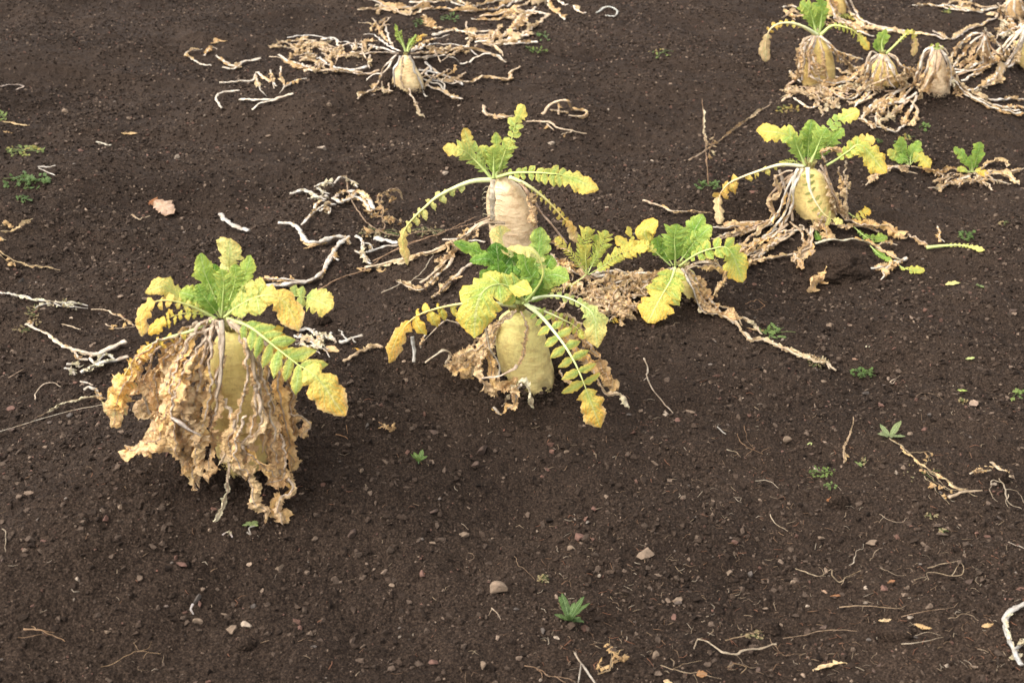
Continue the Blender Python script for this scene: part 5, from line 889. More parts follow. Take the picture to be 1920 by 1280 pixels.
p.leaf([(490, 240, 0), (450, 130, -1), (420, 60, -1), (370, 15, -1)], 84, n=9, tw=54, tf=.7, st=(1.1, 2.0), asp=.2, sweep=.7, r=(20, 8)); p.leaf([(500, 240, 0), (515, 150, 0), (525, 40, 0)], 70, n=10, tw=34, tf=.8, st=(1.0, 1.6), asp=.19, sweep=.7, r=(22, 8)); p.leaf([(485, 240, 1), (460, 150, 1), (440, 70, 1)], 70, n=10, tw=34, tf=.8, st=(1.0, 1.6), asp=.19, sweep=.7, r=(22, 8)); p.leaf([(500, 240, -3), (510, 120, -4), (510, 0, -4), (515, -60, -4)], 60, n=9, tw=34, st=(.9, 1.5), asp=.36)
p.leaf([(490, 245, 2), (400, 190, 4), (300, 160, 5), (200, 175, 6), (140, 250, 6), (125, 430, 6)], 46, n=7, tw=52, tf=.68, st=(1.8, 4.8), stt=(5, 5.4), crum=.3, curl=1.2, droop=1.2, r=(30, 12), pale=.12, rib=(.66, .68, .36), label='leaf arching left with a dried tan tip')
p.leaf([(510, 245, 2), (590, 180, 3), (680, 190, 4), (760, 230, 4), (850, 345, 4)], 56, n=8, tw=42, tf=.72, st=(1.6, 2.9), stt=(2.4, 3.6), asp=.30, r=(26, 9), droop=.8)
p = Plant('radish_plant', 'second radish of the far right row with small upright green tuft', 'radish', ZB, (950, 620), 95, 13)
p.root([(940, 392, 40), (948, 450, 76), (958, 530, 92), (965, 600, 90)], tint=(1, .9, .72))
fan = [[(920, 380, 4), (860, 470, 5), (820, 590, 6), (760, 660), (700, 690)], [(930, 380, 5), (900, 470, 6), (860, 560, 7), (800, 650)], [(945, 380, 5), (935, 480, 7), (925, 560, 8), (925, 640, 8)], [(955, 385, 5), (970, 480, 7), (990, 560, 8), (1020, 620, 8)], [(965, 380, 5), (1000, 450, 6), (1040, 530, 7), (1100, 580)], [(980, 370, 4), (1040, 400, 5), (1060, 460, 5), (1130, 500), (1160, 510)],
       [(900, 370, 4), (860, 360, 5), (830, 440, 5), (780, 500, 4), (690, 560, 3), (560, 570, 4), (480, 540, 5)], [(910, 375, 4), (850, 430, 5), (830, 520, 6), (760, 590), (640, 650)], [(870, 580, 8), (960, 545, 9), (1000, 540, 9)], [(990, 380, 3), (1050, 430, 3), (1100, 480, 3), (1180, 490)], [(960, 390, 5), (1010, 500, 7), (1060, 600), (1040, 640)], [(900, 640), (840, 680), (760, 720), (700, 700)], [(880, 600), (800, 690), (740, 740)], [(900, 690), (860, 740), (800, 800)], [(1020, 640), (940, 680), (860, 780)],
       [(500, 580), (620, 660), (750, 680), (830, 600)], [(560, 570), (700, 560), (820, 450)]]
for i, L in enumerate(fan): p.stalk(L, 20, 13, [(.76, .66, .54), WH, TN][i % 3], rag=3, kink=.005)
p.heap(860, 610, 50, 30, 5, 26); p.heap(940, 800, 60, 50, 6, 30, st=(5, 5.6)); p.heap(1120, 520, 40, 40, 5, 24)
p.leaf([(945, 372, 0), (935, 300, 0), (965, 200, 0)], 56, n=8, tw=26, st=(1, 1.6), asp=.36, r=(20, 8)); p.leaf([(935, 372, -1), (900, 310, -1), (900, 270, -1)], 40, n=7, tw=20, st=(.9, 1.4)); p.leaf([(965, 372, 0), (1040, 300, 1), (1100, 240, 1), (1140, 215, 2), (1170, 290, 2), (1155, 390, 2)], 30, n=10, tw=30, tf=.68, st=(1.5, 3.2), stt=(4.8, 5.2), crum=.25, r=(18, 8), label='thin leaf bending right to a dry hanging tip')
p = Plant('radish_plant', 'third radish of the far right row, brown root and almost no green', 'radish', ZB, (1320, 690), 95, 14)
p.root([(1312, 365, 32), (1314, 430, 58), (1318, 540, 84), (1320, 670, 90)], M_rootpink, green=.02)
for i, L in enumerate([[(1290, 330, 4), (1230, 360, 5), (1190, 500, 5), (1150, 600), (1060, 690), (950, 740), (900, 790)], [(1290, 335, 5), (1260, 420, 7), (1240, 500, 8), (1180, 620)], [(1310, 350, 5), (1300, 450, 8), (1280, 510, 8.5), (1230, 620, 9), (1190, 690)], [(1330, 350, 5), (1340, 420, 8), (1290, 530, 8.5), (1220, 640)], [(1340, 340, 3), (1390, 400, 4), (1420, 520, 4), (1480, 620), (1560, 680), (1700, 740), (1800, 765), (1940, 790)], [(1345, 345, 2), (1400, 450, 3), (1450, 570, 3), (1540, 650), (1700, 720), (1900, 770)],
                       [(1350, 350, 1), (1430, 480, 2), (1500, 600), (1600, 660), (1700, 700)], [(1280, 340, 3), (1210, 420, 4), (1180, 540, 4), (1130, 600), (960, 640)], [(1180, 640), (1120, 680), (1000, 710), (930, 760)], [(1180, 660), (1150, 740), (1100, 820), (1080, 890)], [(1140, 700), (1180, 760), (1160, 830), (1080, 880)], [(1130, 690), (1060, 750), (990, 800)], [(1150, 590), (1050, 630), (960, 700), (880, 760), (790, 820)], [(1100, 700), (960, 730), (900, 800), (910, 870), (1020, 910), (1080, 890)], [(780, 820), (850, 850), (870, 890)], [(1420, 540, 3), (1450, 640, 2), (1500, 680)], [(1380, 380, 4), (1410, 480, 4), (1415, 600, 5)]]): p.stalk(L, 22, 14, [WH, (.76, .66, .54), TN, (.6, .42, .28)][i % 4], rag=3, kink=.005)
for L in [[(1300, 320, 3), (1235, 350, 4), (1210, 440, 5), (1180, 560, 5)], [(1330, 320, 3), (1385, 370, 4), (1400, 480, 4), (1425, 600, 4)]]: p.leaf(L, 26, **D_(n=7, tw=20, st=(5.2, 6)))
p.leaf([(1120, 700, 6), (1050, 740, 6), (990, 800)], 34, **D_(n=4, tw=30, st=(4.5, 5))); p.heap(1100, 560, 40, 50, 5, 26, st=(5.2, 6))
for L in [[(1310, 345, 1), (1290, 325, 1), (1275, 305, 1)], [(1315, 345, 1), (1320, 320, 1), (1325, 298, 1)], [(1320, 345, 1), (1345, 330, 1), (1360, 320, 1)]]: p.leaf(L, 20, n=5, tw=10, st=(1.2, 2.2), r=(8, 4))
p = Plant('radish_plant', 'fully withered radish crown at far right, a dome of stalks without green', 'radish', ZB, (1620, 440), 40, 15)
p.root([(1640, 270, 26), (1640, 330, 34), (1640, 420, 36)], M_rootpink, tint=(.8, .7, .6), green=0)
for i, L in enumerate([[(1640, 230, 1), (1560, 240, 2), (1480, 300, 2), (1430, 370, 2), (1415, 440)], [(1640, 240, 2), (1560, 290, 3), (1500, 370, 3), (1430, 470)], [(1645, 240, 2), (1590, 320, 3), (1530, 420, 3), (1480, 470)], [(1650, 245, 3), (1610, 340, 4), (1580, 420, 4), (1540, 460)], [(1650, 245, 3), (1640, 350, 5), (1640, 440, 5)], [(1660, 245, 2), (1690, 330, 3), (1740, 380, 3), (1800, 400)], [(1660, 235, 2), (1720, 280, 2), (1770, 340, 2), (1810, 380)], [(1650, 210, 2), (1700, 250, 2), (1740, 320, 2)], [(1650, 240, 3), (1620, 370, 4), (1650, 420, 4), (1640, 460)], [(1660, 245, 2), (1680, 360, 3), (1720, 430), (1790, 400)], [(1440, 480), (1560, 490), (1700, 440), (1800, 380), (1900, 260)], [(1460, 520), (1600, 470), (1740, 400)]]): p.stalk(L, 19, 13, [(.80, .72, .60), (.76, .66, .54), (.55, .36, .22)][i % 3], rag=3, kink=.004)
p.leaf([(1640, 250, 3), (1640, 215, 3), (1660, 190, 3)], 18, **D_(n=3, tw=16, st=(5.3, 6))); p.leaf([(1640, 235, 1), (1560, 245, 2), (1470, 310, 2), (1425, 400, 2)], 24, **D_(n=7, tw=14, st=(5.3, 6)))
p = Plant('radish_plant', 'radish half outside the right edge, its thick white stalks sweeping down to the left', 'radish', ZB, (1930, 500), 80, 16)
p.root([(1920, 300, 56), (1930, 380, 74), (1935, 470, 76)], M_root, tint=(1, .9, .8))
for i, L in enumerate([[(1925, 180, 4), (1850, 270, 5), (1760, 370, 5), (1650, 450), (1530, 540), (1480, 560)], [(1930, 190, 5), (1890, 300, 6), (1820, 420, 6), (1720, 530), (1620, 600), (1530, 625)], [(1930, 200, 5), (1900, 320, 7), (1840, 440, 6), (1740, 560), (1640, 600)], [(1925, 180, 3), (1830, 260, 4), (1740, 350, 4), (1600, 440), (1500, 490), (1440, 500)], [(1935, 190, 6), (1910, 280, 7), (1880, 400, 7), (1820, 470)], [(1925, 175, 3), (1800, 300, 3), (1700, 430), (1580, 520)], [(1940, 170, 2), (1840, 200, 2), (1740, 250, 2)], [(1680, 690), (1760, 690), (1830, 680), (1930, 690)], [(1770, 740), (1850, 735), (1930, 750)]]): p.stalk(L, 24, 16, [WH, (.80, .72, .62), TN][i % 3], rag=3, kink=.004)
for L in [[(1930, 180, 5), (1880, 290, 6), (1800, 430, 6), (1700, 570), (1560, 640)]]: p.leaf(L, 26, **D_(n=9, tw=20, st=(5, 5.8)))
p = Plant('radish_plant', 'radish in the top right corner buried in pale curly withered stalks', 'radish', ZB, (1860, 150), 60, 17)
p.root([(1850, 0, 50), (1855, 60, 62), (1858, 130, 60)], M_rootpink, tint=(.95, .85, .7), green=.02)
for i, L in enumerate([[(1850, -20, 4), (1800, 40, 5), (1820, 120, 5), (1840, 180)], [(1860, -20, 5), (1850, 60, 6), (1890, 140, 6), (1900, 170)], [(1840, -10, 3), (1770, 40, 3), (1760, 100), (1790, 160)], [(1870, -20, 4), (1910, 50, 4), (1940, 120)], [(1740, 50), (1640, 70), (1560, 80), (1480, 70), (1360, 50), (1240, 35), (1150, 42)], [(1730, 40), (1640, 50), (1540, 20), (1450, 10), (1390, 25)], [(1700, 60), (1600, 80), (1480, 60), (1400, 40), (1320, 50)], [(1560, 5), (1500, 20), (1480, 50)], [(1780, 170), (1840, 200), (1800, 240), (1730, 260)], [(1830, 150), (1870, 190), (1900, 170)], [(1450, 40), (1500, 55), (1550, 40)]]): p.stalk(L, 17, 10, [(.78, .72, .62), WH, TN][i % 3], rag=3, kink=.006)
p.heap(1840, 60, 60, 60, 12, 28, st=(4.9, 5.6)); p.heap(1790, 200, 60, 50, 8, 26, st=(5, 6.4))
# ================================================================== tangle of bleached stalks, centre left
W2 = (.74, .68, .59)
L6 = lambda L: lz(Z6, L)
loose(L6([(140, 312), (215, 318), (250, 350), (300, 420), (380, 430), (460, 400), (545, 395)]), 9, 'bleached white stalk zigzagging left of the rear centre radish', col=W2, rag=4, seed=21, sub=[L6([(275, 330), (310, 290), (350, 245), (420, 205), (480, 200)]), L6([(350, 240), (360, 205), (410, 180)]), L6([(380, 240), (440, 228), (440, 255)])], w2=9, ragst=5.4)
loose(L6([(560, 395), (480, 455), (440, 530), (400, 600), (340, 650), (270, 665), (190, 680), (60, 690)]), 9, 'long bleached stalk curving down towards the front radish crown', col=W2, rag=4, seed=22, sub=[L6([(465, 480), (470, 520), (495, 538)]), L6([(270, 660), (160, 650), (60, 652), (-40, 680)])], w2=8, ragst=5.4)
loose(L6([(460, 165), (500, 190), (560, 165), (620, 130), (680, 185), (705, 230)]), 9, 'arched white stalk loop farthest back in the bleached tangle', col=W2, rag=2, seed=23, sub=[L6([(500, 190), (600, 160), (660, 200), (690, 262)]), L6([(460, 170), (520, 130), (600, 125)])], w2=8)
loose(L6([(205, 135), (280, 120), (330, 135), (380, 160), (435, 155)]), 8, 'crumpled pair of whitish stalks at the back edge of the bleached tangle', col=W2, rag=3, seed=24, sub=[L6([(350, 95), (390, 80, 2), (450, 75, 2), (460, 100)]), L6([(350, 90), (400, 130), (440, 140)]), L6([(470, 75), (500, 40, 2), (570, 55), (610, 98)]), L6([(310, 170), (370, 165), (420, 170)])], w2=7, ragst=7)
loose(L6([(710, 405), (770, 420), (850, 435)]), 10, 'short thick white stalk on the right side of the bleached tangle', col=W2, seed=25, w2=9, sub=[L6([(660, 495), (720, 470), (780, 455), (850, 445)])])
loose(L6([(600, 390), (640, 420), (640, 490), (650, 520), (695, 560)]), 8, 'ragged knot of bleached stalk in the middle of the tangle', col=W2, rag=6, seed=26, sub=[L6([(640, 430), (690, 440), (700, 480)]), L6([(600, 480), (640, 510), (690, 540)]), L6([(480, 385), (540, 400), (570, 440)])], ragst=6)
loose(L6([(545, 30), (550, 110), (590, 210), (650, 290), (740, 360), (860, 390), (960, 375), (1160, 355)]), 3.2, 'thin curved brown stem rising over the bleached tangle', name='withered_shoot', col=(.46, .32, .21), seed=27, w2=2, cat='dry stem')
loose(L6([(370, 715), (460, 665), (540, 630), (640, 600), (760, 520), (900, 440), (1100, 380), (1290, 290), (1344, 275)]), 3.4, 'long thin reddish stem slanting up towards the rear centre root', name='withered_shoot', col=(.45, .28, .17), seed=28, cat='dry stem')
loose(L6([(750, 730), (850, 690), (950, 645), (1010, 590), (1065, 505)]), 2.6, 'forked straw thin stem left of the middle radish tuft', name='withered_shoot', col=(.66, .56, .42), seed=29, cat='dry stem', sub=[L6([(950, 645), (1010, 652)])], w2=2)
loose(L6([(765, 350), (765, 250, 3), (735, 170, 4), (790, 120, 5), (850, 100, 5), (880, 160, 3), (905, 185, 2)]), 3, 'dried brown weed skeleton with a hooked top behind the arching leaf tip', name='dry_weed', col=(.44, .31, .21), seed=30, cat='dry weed', rag=12, sub=[L6([(735, 180, 4), (800, 150, 4), (815, 190, 2)]), L6([(700, 240, 3), (770, 235, 3), (830, 275, 2), (880, 315)]), L6([(765, 300, 1), (800, 270, 2)]), L6([(765, 350), (700, 370), (640, 385)]), L6([(700, 240, 2), (710, 270), (740, 260)])], kink=.004, ragst=5.8)
patch(*L6([(740, 375)])[0], 40, 10, 60, 4, (5.6, 6.3), 'low brown withered weed mat under the thin curved stem', 'dry_weed', 31, 'dry weed', 8)
patch(*L6([(1040, 365)])[0], 32, 9, 60, 4, (5.7, 6.4), 'reddish brown crumbled weed right behind the arching leaf', 'dry_weed', 32, 'dry weed', 8)
scrap(*L6([(640, 585)])[0], 40, 20, .2, 5.3, 'curled papery leaf under the ragged bleached knot', 33, .6, 1.6)
scrap(*L6([(750, 590)])[0], 22, 18, -.6, 4.9, 'small tan leaf directly below the mustard hanging leaf tip', 34, .4, .8)
scrap(*L6([(315, 455)])[0], 20, 9, .5, 5.4, 'thin pinkish leaf shred below the zigzag stalk', 35, .5, 1.5)
# between the front and middle radishes
loose(L6([(535, 1135), (600, 1100), (650, 1070), (710, 1040), (760, 1060)]), 8, 'tan stalk with a crumpled end in the hollow between front and middle radish', col=(.66, .48, .30), rag=4, seed=36, w2=9)
loose(L6([(495, 1030), (540, 1020), (590, 1000), (635, 985)]), 9, 'small forked bone white stalk piece in the hollow', col=W2, seed=37, w2=5, sub=[L6([(550, 1018), (520, 975), (500, 955)]), L6([(580, 1005), (600, 1030)])])
loose(L6([(240, 960), (330, 950), (380, 985), (450, 1010), (480, 1020)]), 8, 'frayed white stalks right behind the front radish leaf', col=W2, rag=7, seed=38, sub=[L6([(230, 1000), (300, 1010), (380, 1060), (430, 1110)]), L6([(370, 990), (390, 1040), (440, 1060)]), L6([(440, 985), (400, 1020), (310, 1050)]), L6([(250, 1030), (330, 1070), (370, 1095)])], kink=.005, ragst=6.6)
scrap(*L6([(450, 1065)])[0], 46, 26, -.9, 4.9, 'pointed tan leaf lying in the hollow right of the front radish', 39, .15, .5, prof='leaflet')
scrap(*L6([(600, 1065)])[0], 20, 9, -.6, 4.0, 'tiny yellow leaf scrap behind the tan hollow stalk', 40, .3, .8)
# left edge
L5 = lambda L: lz(Z5, L)
loose(L5([(0, 103), (110, 120), (240, 150), (380, 172), (470, 178), (560, 182), (620, 200)]), 5, 'long white stalk entering from the left edge', col=W2, seed=41, rag=5, w2=3, sub=[L5([(380, 180), (430, 200), (440, 170)]), L5([(440, 180), (500, 205), (560, 210), (620, 215)]), L5([(240, 215), (300, 190), (360, 180)])], ragst=7)
loose(L5([(640, 225), (740, 235), (820, 265), (900, 300), (945, 340)]), 4, 'thin tan stalk running towards the yellow leaf of the front radish', col=(.68, .52, .36), seed=42, rag=3, w2=2, sub=[L5([(750, 330), (800, 350), (880, 358), (950, 345)])])
loose(L5([(180, 325), (250, 365), (340, 400), (400, 455), (480, 495), (580, 525), (680, 540), (770, 500), (890, 450)]), 6, 'curved tan white stalk shaped like a boat at left', col=(.78, .66, .52), seed=43, rag=3, w2=9, sub=[L5([(180, 325), (230, 320), (220, 345)]), L5([(520, 520), (560, 570), (620, 580)]), L5([(640, 530), (650, 560)])], kink=.001)
loose(L5([(910, 560), (800, 580), (720, 605), (620, 640), (570, 670)]), 10, 'thick frayed white stalk touching the front radish leaves at left', col=W2, seed=44, rag=2, w2=7, sub=[L5([(620, 570), (680, 605), (750, 545), (800, 570)]), L5([(470, 610), (530, 605), (560, 640)]), L5([(450, 640), (500, 650), (530, 680)])], ragst=7)
patch(*L5([(240, 270)])[0], 14, 22, 40, 4.5, (5.0, 5.6), 'tan crumbled leaf strip linking two white stalks at left', 'dry_leaf', 45, 'dry leaf', 4)
patch(*L5([(165, 370)])[0], 18, 6, 22, 4.5, (5.2, 5.8), 'crumpled tan fragment at the left end of the boat shaped stalk', 'dry_leaf', 46, 'dry leaf', 4)
patch(*L5([(460, 185)])[0], 8, 8, 22, 4, (5.0, 5.6), 'curly tan leaf tuft on the long white stalk', 'dry_leaf', 47, 'dry leaf', 6)
loose(L5([(570, 735), (610, 740), (660, 765)]), 6, 'short cream stalk stub left of the drooping tan leaf', col=(.80, .70, .58), seed=48, w2=3)
loose(L5([(250, 860), (245, 820), (300, 760), (360, 740), (435, 775)]), 2.6, 'arched thin tan rootlet in open soil at left', name='withered_shoot', cat='dry stem', col=(.66, .52, .38), seed=49, w2=1.5)
loose(L5([(60, 705), (110, 675), (170, 645)]), 2, 'faint brown twig at left above the arched rootlet', name='twig', cat='twig', col=(.36, .25, .17), seed=50, w2=1.4)
loose(L5([(440, 325), (510, 345), (570, 368)]), 2.6, 'short thin straw between the two white stalks at left', name='straw', cat='straw', col=(.66, .52, .36), seed=51, w2=1.8)
loose(L5([(0, 1085), (250, 1010), (500, 940), (740, 893)]), 1.9, 'straight pale straw running from the left edge to the tan leaf', name='straw', cat='straw', col=(.80, .70, .55), seed=52, w2=1.9, kink=.0004)
loose(L5([(790, 850), (700, 845), (560, 860), (450, 880), (330, 945), (260, 980)]), 3.4, 'tan rooty stem trailing left of the hanging tan leaf', col=(.52, .36, .22), seed=53, rag=5, w2=1.5, ragst=5.8)
loose(L5([(590, 790), (620, 775), (660, 790), (690, 810), (720, 870)]), 7, 'curled pale shred behind the hanging tan leaf', col=(.70, .62, .50), seed=54, rag=6)
loose(lz((0, 180, 3.368), [(0, 855), (70, 850), (130, 815), (210, 772)]), 3, 'slanting golden straw at the upper left edge', name='straw', cat='straw', col=(.62, .48, .28), seed=55, sub=[lz((0, 180, 3.368), [(0, 820), (50, 810)]), lz((0, 180, 3.368), [(0, 890), (40, 910)])], rag=3)
loose(lz((0, 180, 3.368), [(0, 985), (60, 1020), (130, 1055), (230, 1075), (310, 1075), (380, 1100)]), 3, 'wavy golden straw at the left edge above the long white stalk', name='straw', cat='straw', col=(.62, .46, .26), seed=56, sub=[lz((0, 180, 3.368), [(0, 1000), (40, 1040), (100, 1050)])], rag=3)
L7 = lambda L: lz((0, 180, 3.368), L)
# fallen leaves and short pieces, upper left
e = scrap(*L7([(1035, 680)])[0], 46, 42, -.5, 5.1, 'folded pinkish brown leaf standing upright on open soil at upper left', 57, .06, .5, .2, prof='round', col=(.60, .40, .31), tilt=-.35, lift=.02)
scrap(*L7([(965, 670)])[0], 34, 22, 1.2, 5.8, 'rust brown underside leaf half hidden behind the folded pinkish one', 58, .2, 1.1, .4, prof='jag', col=(.26, .10, .045), tilt=.9)
scrap(*L7([(815, 232)])[0], 30, 18, .5, 5.1, 'small curled tan leaf high on the left', 59, .3, 1.4, prof='round')
loose(L7([(610, 290), (650, 300), (697, 313)]), 5, 'short cream stalk bit below the small curled tan leaf', col=(.80, .72, .56), seed=60, w2=4)
loose(L7([(240, 450), (290, 450), (350, 443)]), 4.6, 'white stick pair on the soil beside the left green weed', col=W2, seed=61, w2=3, sub=[L7([(245, 455), (290, 478), (348, 500)])], name='dry_stick', cat='stick')
loose(L7([(1390, 745), (1430, 790), (1490, 825), (1570, 848)]), 9, 'single grey white stalk lying above the front radish tuft', col=(.60, .56, .50), seed=62, w2=8, sub=[L7([(1390, 745), (1410, 790)])])
loose(L7([(835, 750), (880, 780), (900, 775), (945, 755)]), 4.5, 'tan stick scrap just below the folded pinkish leaf', col=(.56, .42, .28), seed=63, name='dry_stick', cat='stick')
scrap(*L7([(90, 170)])[0], 50, 18, .1, 5.0, 'crumpled cream leaf at the top left edge', 64, .6, 1.6, pale=.2, prof='jag')
scrap(*L7([(30, 222)])[0], 26, 12, .2, 5.6, 'brown leaf scrap below the crumpled cream one at the left edge', 65, .5, 1.4)
loose(lz(ZF, [(0, 163), (20, 158), (45, 162), (30, 168)]), 3.5, 'small pale looped stalk at the far left edge', col=(.74, .6, .5), seed=66)
loose(lz(ZF, [(905, 200), (918, 214), (950, 217)]), 4, 'short whitish stub in front of the far mound', col=TN, seed=67)
# upper right between plants
loose(lz(ZF, [(1292, 301), (1340, 270), (1400, 225), (1445, 195)]), 4, 'long tan branch lying between the far right row and the right hand radish', name='twig', cat='twig', col=(.52, .38, .26), seed=70, w2=2.5, rag=3)
loose(lz(ZF, [(1328, 345), (1325, 290, 4), (1320, 240, 7), (1316, 185, 9)]), 3.2, 'upright brown dried weed stem behind the right hand radish', name='dry_weed', cat='dry weed', col=(.32, .20, .12), seed=71, w2=2, rag=9, sub=[lz(ZF, [(1326, 300, 3), (1340, 250, 5)])], ragst=5.9)
loose(lz(ZF, [(1206, 376), (1236, 384), (1260, 396), (1300, 396), (1335, 400)]), 6, 'tan crumpled stalk with a white tip left of the right hand radish', col=TN, seed=72, rag=7, w2=3)
scrap(1412, 358, 26, 10, 0, 5.9, 'purplish fallen leaf left of the right hand radish root', 73, .1, .3, col=(.24, .12, .10))
# crest line residue trailing down to the right of the low radish
loose(lz(ZF, [(1335, 575), (1370, 600), (1400, 628), (1440, 640), (1480, 657), (1530, 675), (1567, 692)]), 7, 'ropy tan leaf residue trailing down the ridge from the low radish', col=(.66, .52, .36), seed=74, rag=16, w2=5, sub=[lz(ZF, [(1345, 570), (1375, 585), (1390, 610)]), lz(ZF, [(1375, 585), (1400, 600), (1430, 625)]), lz(ZF, [(1490, 655), (1530, 670), (1555, 690)])], kink=.004, ragst=5.5)
scrap(1420, 616, 42, 14, -.15, 5.9, 'brown rolled leaf lying over the weed on the ridge', 75, .4, 1.6)
patch(1458, 624, 34, 11, 26, 7, (.7, 1.3), 'small round leaved green weed beside the ropy residue', seed=76, pale=.05)
patch(1535, 680, 22, 8, 50, 3, (5.6, 6.2), 'frayed brown fibres at the lower end of the ropy residue', 'dry_weed', 77, 'dry weed', 4)
loose(lz(ZF, [(1208, 671), (1214, 690), (1213, 710), (1222, 727), (1240, 750), (1262, 773)]), 3.4, 'thin pale twig right of the middle radish', name='twig', cat='twig', col=(.72, .60, .46), seed=78, w2=1.8, sub=[lz(ZF, [(1214, 705), (1206, 713)])], kink=.001)
scrap(1786, 531, 27, 12, -.15, 2.9, 'single cream yellow leaflet lying on open soil at right', 79, .05, .2, .1, fresh=True, pale=.45, name='fallen_leaflet')
rosette(1838, 540, 6, 15, 6, (.9, 1.4), 'tiny pale green seedling right of the cream yellow leaflet', seed=80, split=True, pale=.25)
patch(1812, 441, 18, 9, 30, 6, (.4, 1.0), 'bluish green crinkled weed behind the feathery leaf at right', seed=81)
patch(1882, 418, 12, 5, 14, 4, (4.8, 5.4), 'small tan dried flower scrap at the right side', 'dry_weed', 82, 'dry weed', 3)
patch(1326, 348, 26, 8, 34, 6, (.3, .9), 'low green weed at the foot of the upright brown stem', seed=83)
patch(1700, 262, 20, 10, 24, 5, (1.0, 5.6), 'mixed green and purple weed behind the young seedling', seed=84)
patch(1733, 238, 10, 5, 14, 5, (.6, 1.1), 'tiny green weed in the shade of the far right mound', seed=85)
patch(1648, 264, 8, 5, 12, 4, (.6, 1.1), 'tiny dark green weed left of the young seedling', seed=86)
patch(1020, 68, 16, 10, 20, 5, (.2, .8), 'grey green far weed right of the top centre stalks', seed=87)
patch(1000, 95, 32, 6, 26, 4, (.4, 2.2), 'yellowish green weed strip below the grey green far weed', seed=88)
patch(845, 34, 14, 10, 16, 5, (.2, .7), 'dark grey green weed among the top centre stalks', seed=89)
patch(785, 42, 12, 7, 14, 4, (.2, .7), 'small dim weed left among the top centre stalks', seed=90)
patch(1240, 100, 26, 7, 18, 4, (.5, 5), 'faint yellow green weed patch in the far open field', seed=91)
patch(1775, 22, 8, 3, 8, 4, (2, 3), 'tiny yellowish weed near the top right stalks', seed=92)
patch(48, 283, 36, 9, 60, 5, (1.0, 3.4), 'yellow green mossy weed at the upper left edge', seed=93)
patch(50, 340, 48, 13, 64, 7, (.2, .7), 'broad grey green weed mat at the left edge', seed=94)
patch(45, 373, 14, 6, 20, 5, (.2, .6), 'small dark green weed below the broad mat at left', seed=95)
patch(4, 218, 8, 10, 20, 5, (.8, 2), 'green weed cut by the left edge near the top', seed=96)
patch(1478, 205, 22, 9, 26, 5, (2, 5.4), 'yellowish moss patch at the left foot of the far right row', seed=97)
patch(1618, 700, 24, 9, 44, 5.5, (.3, .9), 'compact green weed in the open soil at right', seed=98)
patch(1540, 886, 24, 10, 44, 4, (.7, 1.6), 'lacy green weed in the right foreground', seed=99)
patch(1556, 911, 12, 6, 18, 4, (.7, 1.3), 'small pale green weed right below the lacy one', seed=100, pale=.12)
patch(1908, 738, 14, 8, 14, 8, (.9, 1.8), 'reddish green weed at the right edge', seed=101)
rosette(1068, 1166, 9, 58, 13, (.0, .25), 'dark green narrow leaved weed alone in the bottom foreground', seed=102, elev=1.08, rcol=(.12, .2, .08))
rosette(1668, 822, 7, 38, 11, (.2, .6), 'silvery green weed rosette in the right foreground', seed=103, elev=.75, pale=.38)
loose(lz(ZF, [(1672, 828), (1690, 840), (1730, 868), (1770, 895), (1800, 915), (1830, 928)]), 3.5, 'dried rootstock trailing down right from the silvery rosette', name='withered_shoot', cat='dry stem', col=(.56, .44, .28), seed=104, rag=3, sub=[lz(ZF, [(1720, 860), (1760, 905), (1790, 925)]), lz(ZF, [(1735, 890), (1750, 905), (1757, 925)]), lz(ZF, [(1700, 850), (1745, 845), (1740, 870)]), lz(ZF, [(1745, 880), (1775, 912), (1810, 925)]), lz(ZF, [(1760, 925), (1780, 945)])], kink=.004)
loose(lz(ZF, [(1778, 932), (1810, 922), (1843, 920)]), 6, 'short thick tan stick at the end of the trailing rootstock', name='dry_stick', cat='stick', col=(.56, .42, .28), seed=105, w2=5)
patch(1728, 885, 36, 24, 26, 3, (5.3, 6.2), 'crumbly brown weed remains around the trailing rootstock', 'dry_weed', 106, 'dry weed', 3)
rosette(785, 872, 5, 24, 11, (.6, 1.1), 'bright green seedling with wide leaves below the middle radish', seed=107, elev=1.0, stem=5)
rosette(472, 985, 6, 20, 8, (.7, 1.3), 'tiny pale seedling under the lowest leaf tip of the front radish', seed=108, elev=.35, pale=.25)
loose(lz(ZF, [(463, 998), (470, 1001), (466, 990), (480, 985)]), 4, 'small white curl lying in front of the tiny pale seedling', name='dry_curl', cat='dry stalk', col=(.60, .56, .50), seed=109)
loose(lz(ZF, [(418, 1003), (428, 998), (436, 1008)]), 5, 'pinkish white fibrous crumb in front of the left leaf tips', name='dry_curl', cat='dry stalk', col=(.78, .70, .68), seed=110, rag=2, ragst=7)
loose(lz(ZF, [(360, 1132), (356, 1140), (362, 1148)]), 5, 'white shell like shred in the lower left soil', name='dry_curl', cat='dry stalk', col=(.78, .70, .66), seed=111)
scrap(1819, 671, 18, 8, 0, 1.8, 'light green leaf scrap on the soil near the right edge', 112, .1, .3, .1, fresh=True, pale=.4, name='fallen_leaflet')
scrap(1804, 731, 18, 8, -.6, 2.0, 'small yellow green leaf scrap at right', 113, .2, .4, .1, fresh=True, pale=.1, name='fallen_leaflet')
scrap(1826, 755, 20, 16, .4, 5, 'round dusty pink leaf beside a pale tuft at right', 114, .05, .3, .1, col=(.42, .29, .24))
patch(1806, 752, 8, 6, 14, 4, (4.2, 4.9), 'pale crumbly flower tuft touching the dusty pink leaf', 'dry_weed', 115, 'dry weed', 4, pale=.2)
scrap(1518, 830, 14, 7, .6, 1.8, 'two lobed pale green scrap right of the ochre stone', 116, .1, .4, .1, fresh=True, pale=.5, name='fallen_leaflet')
scrap(1628, 648, 12, 7, .2, 7, 'white leaf crumb in the open soil at right', 117, .3, .8)
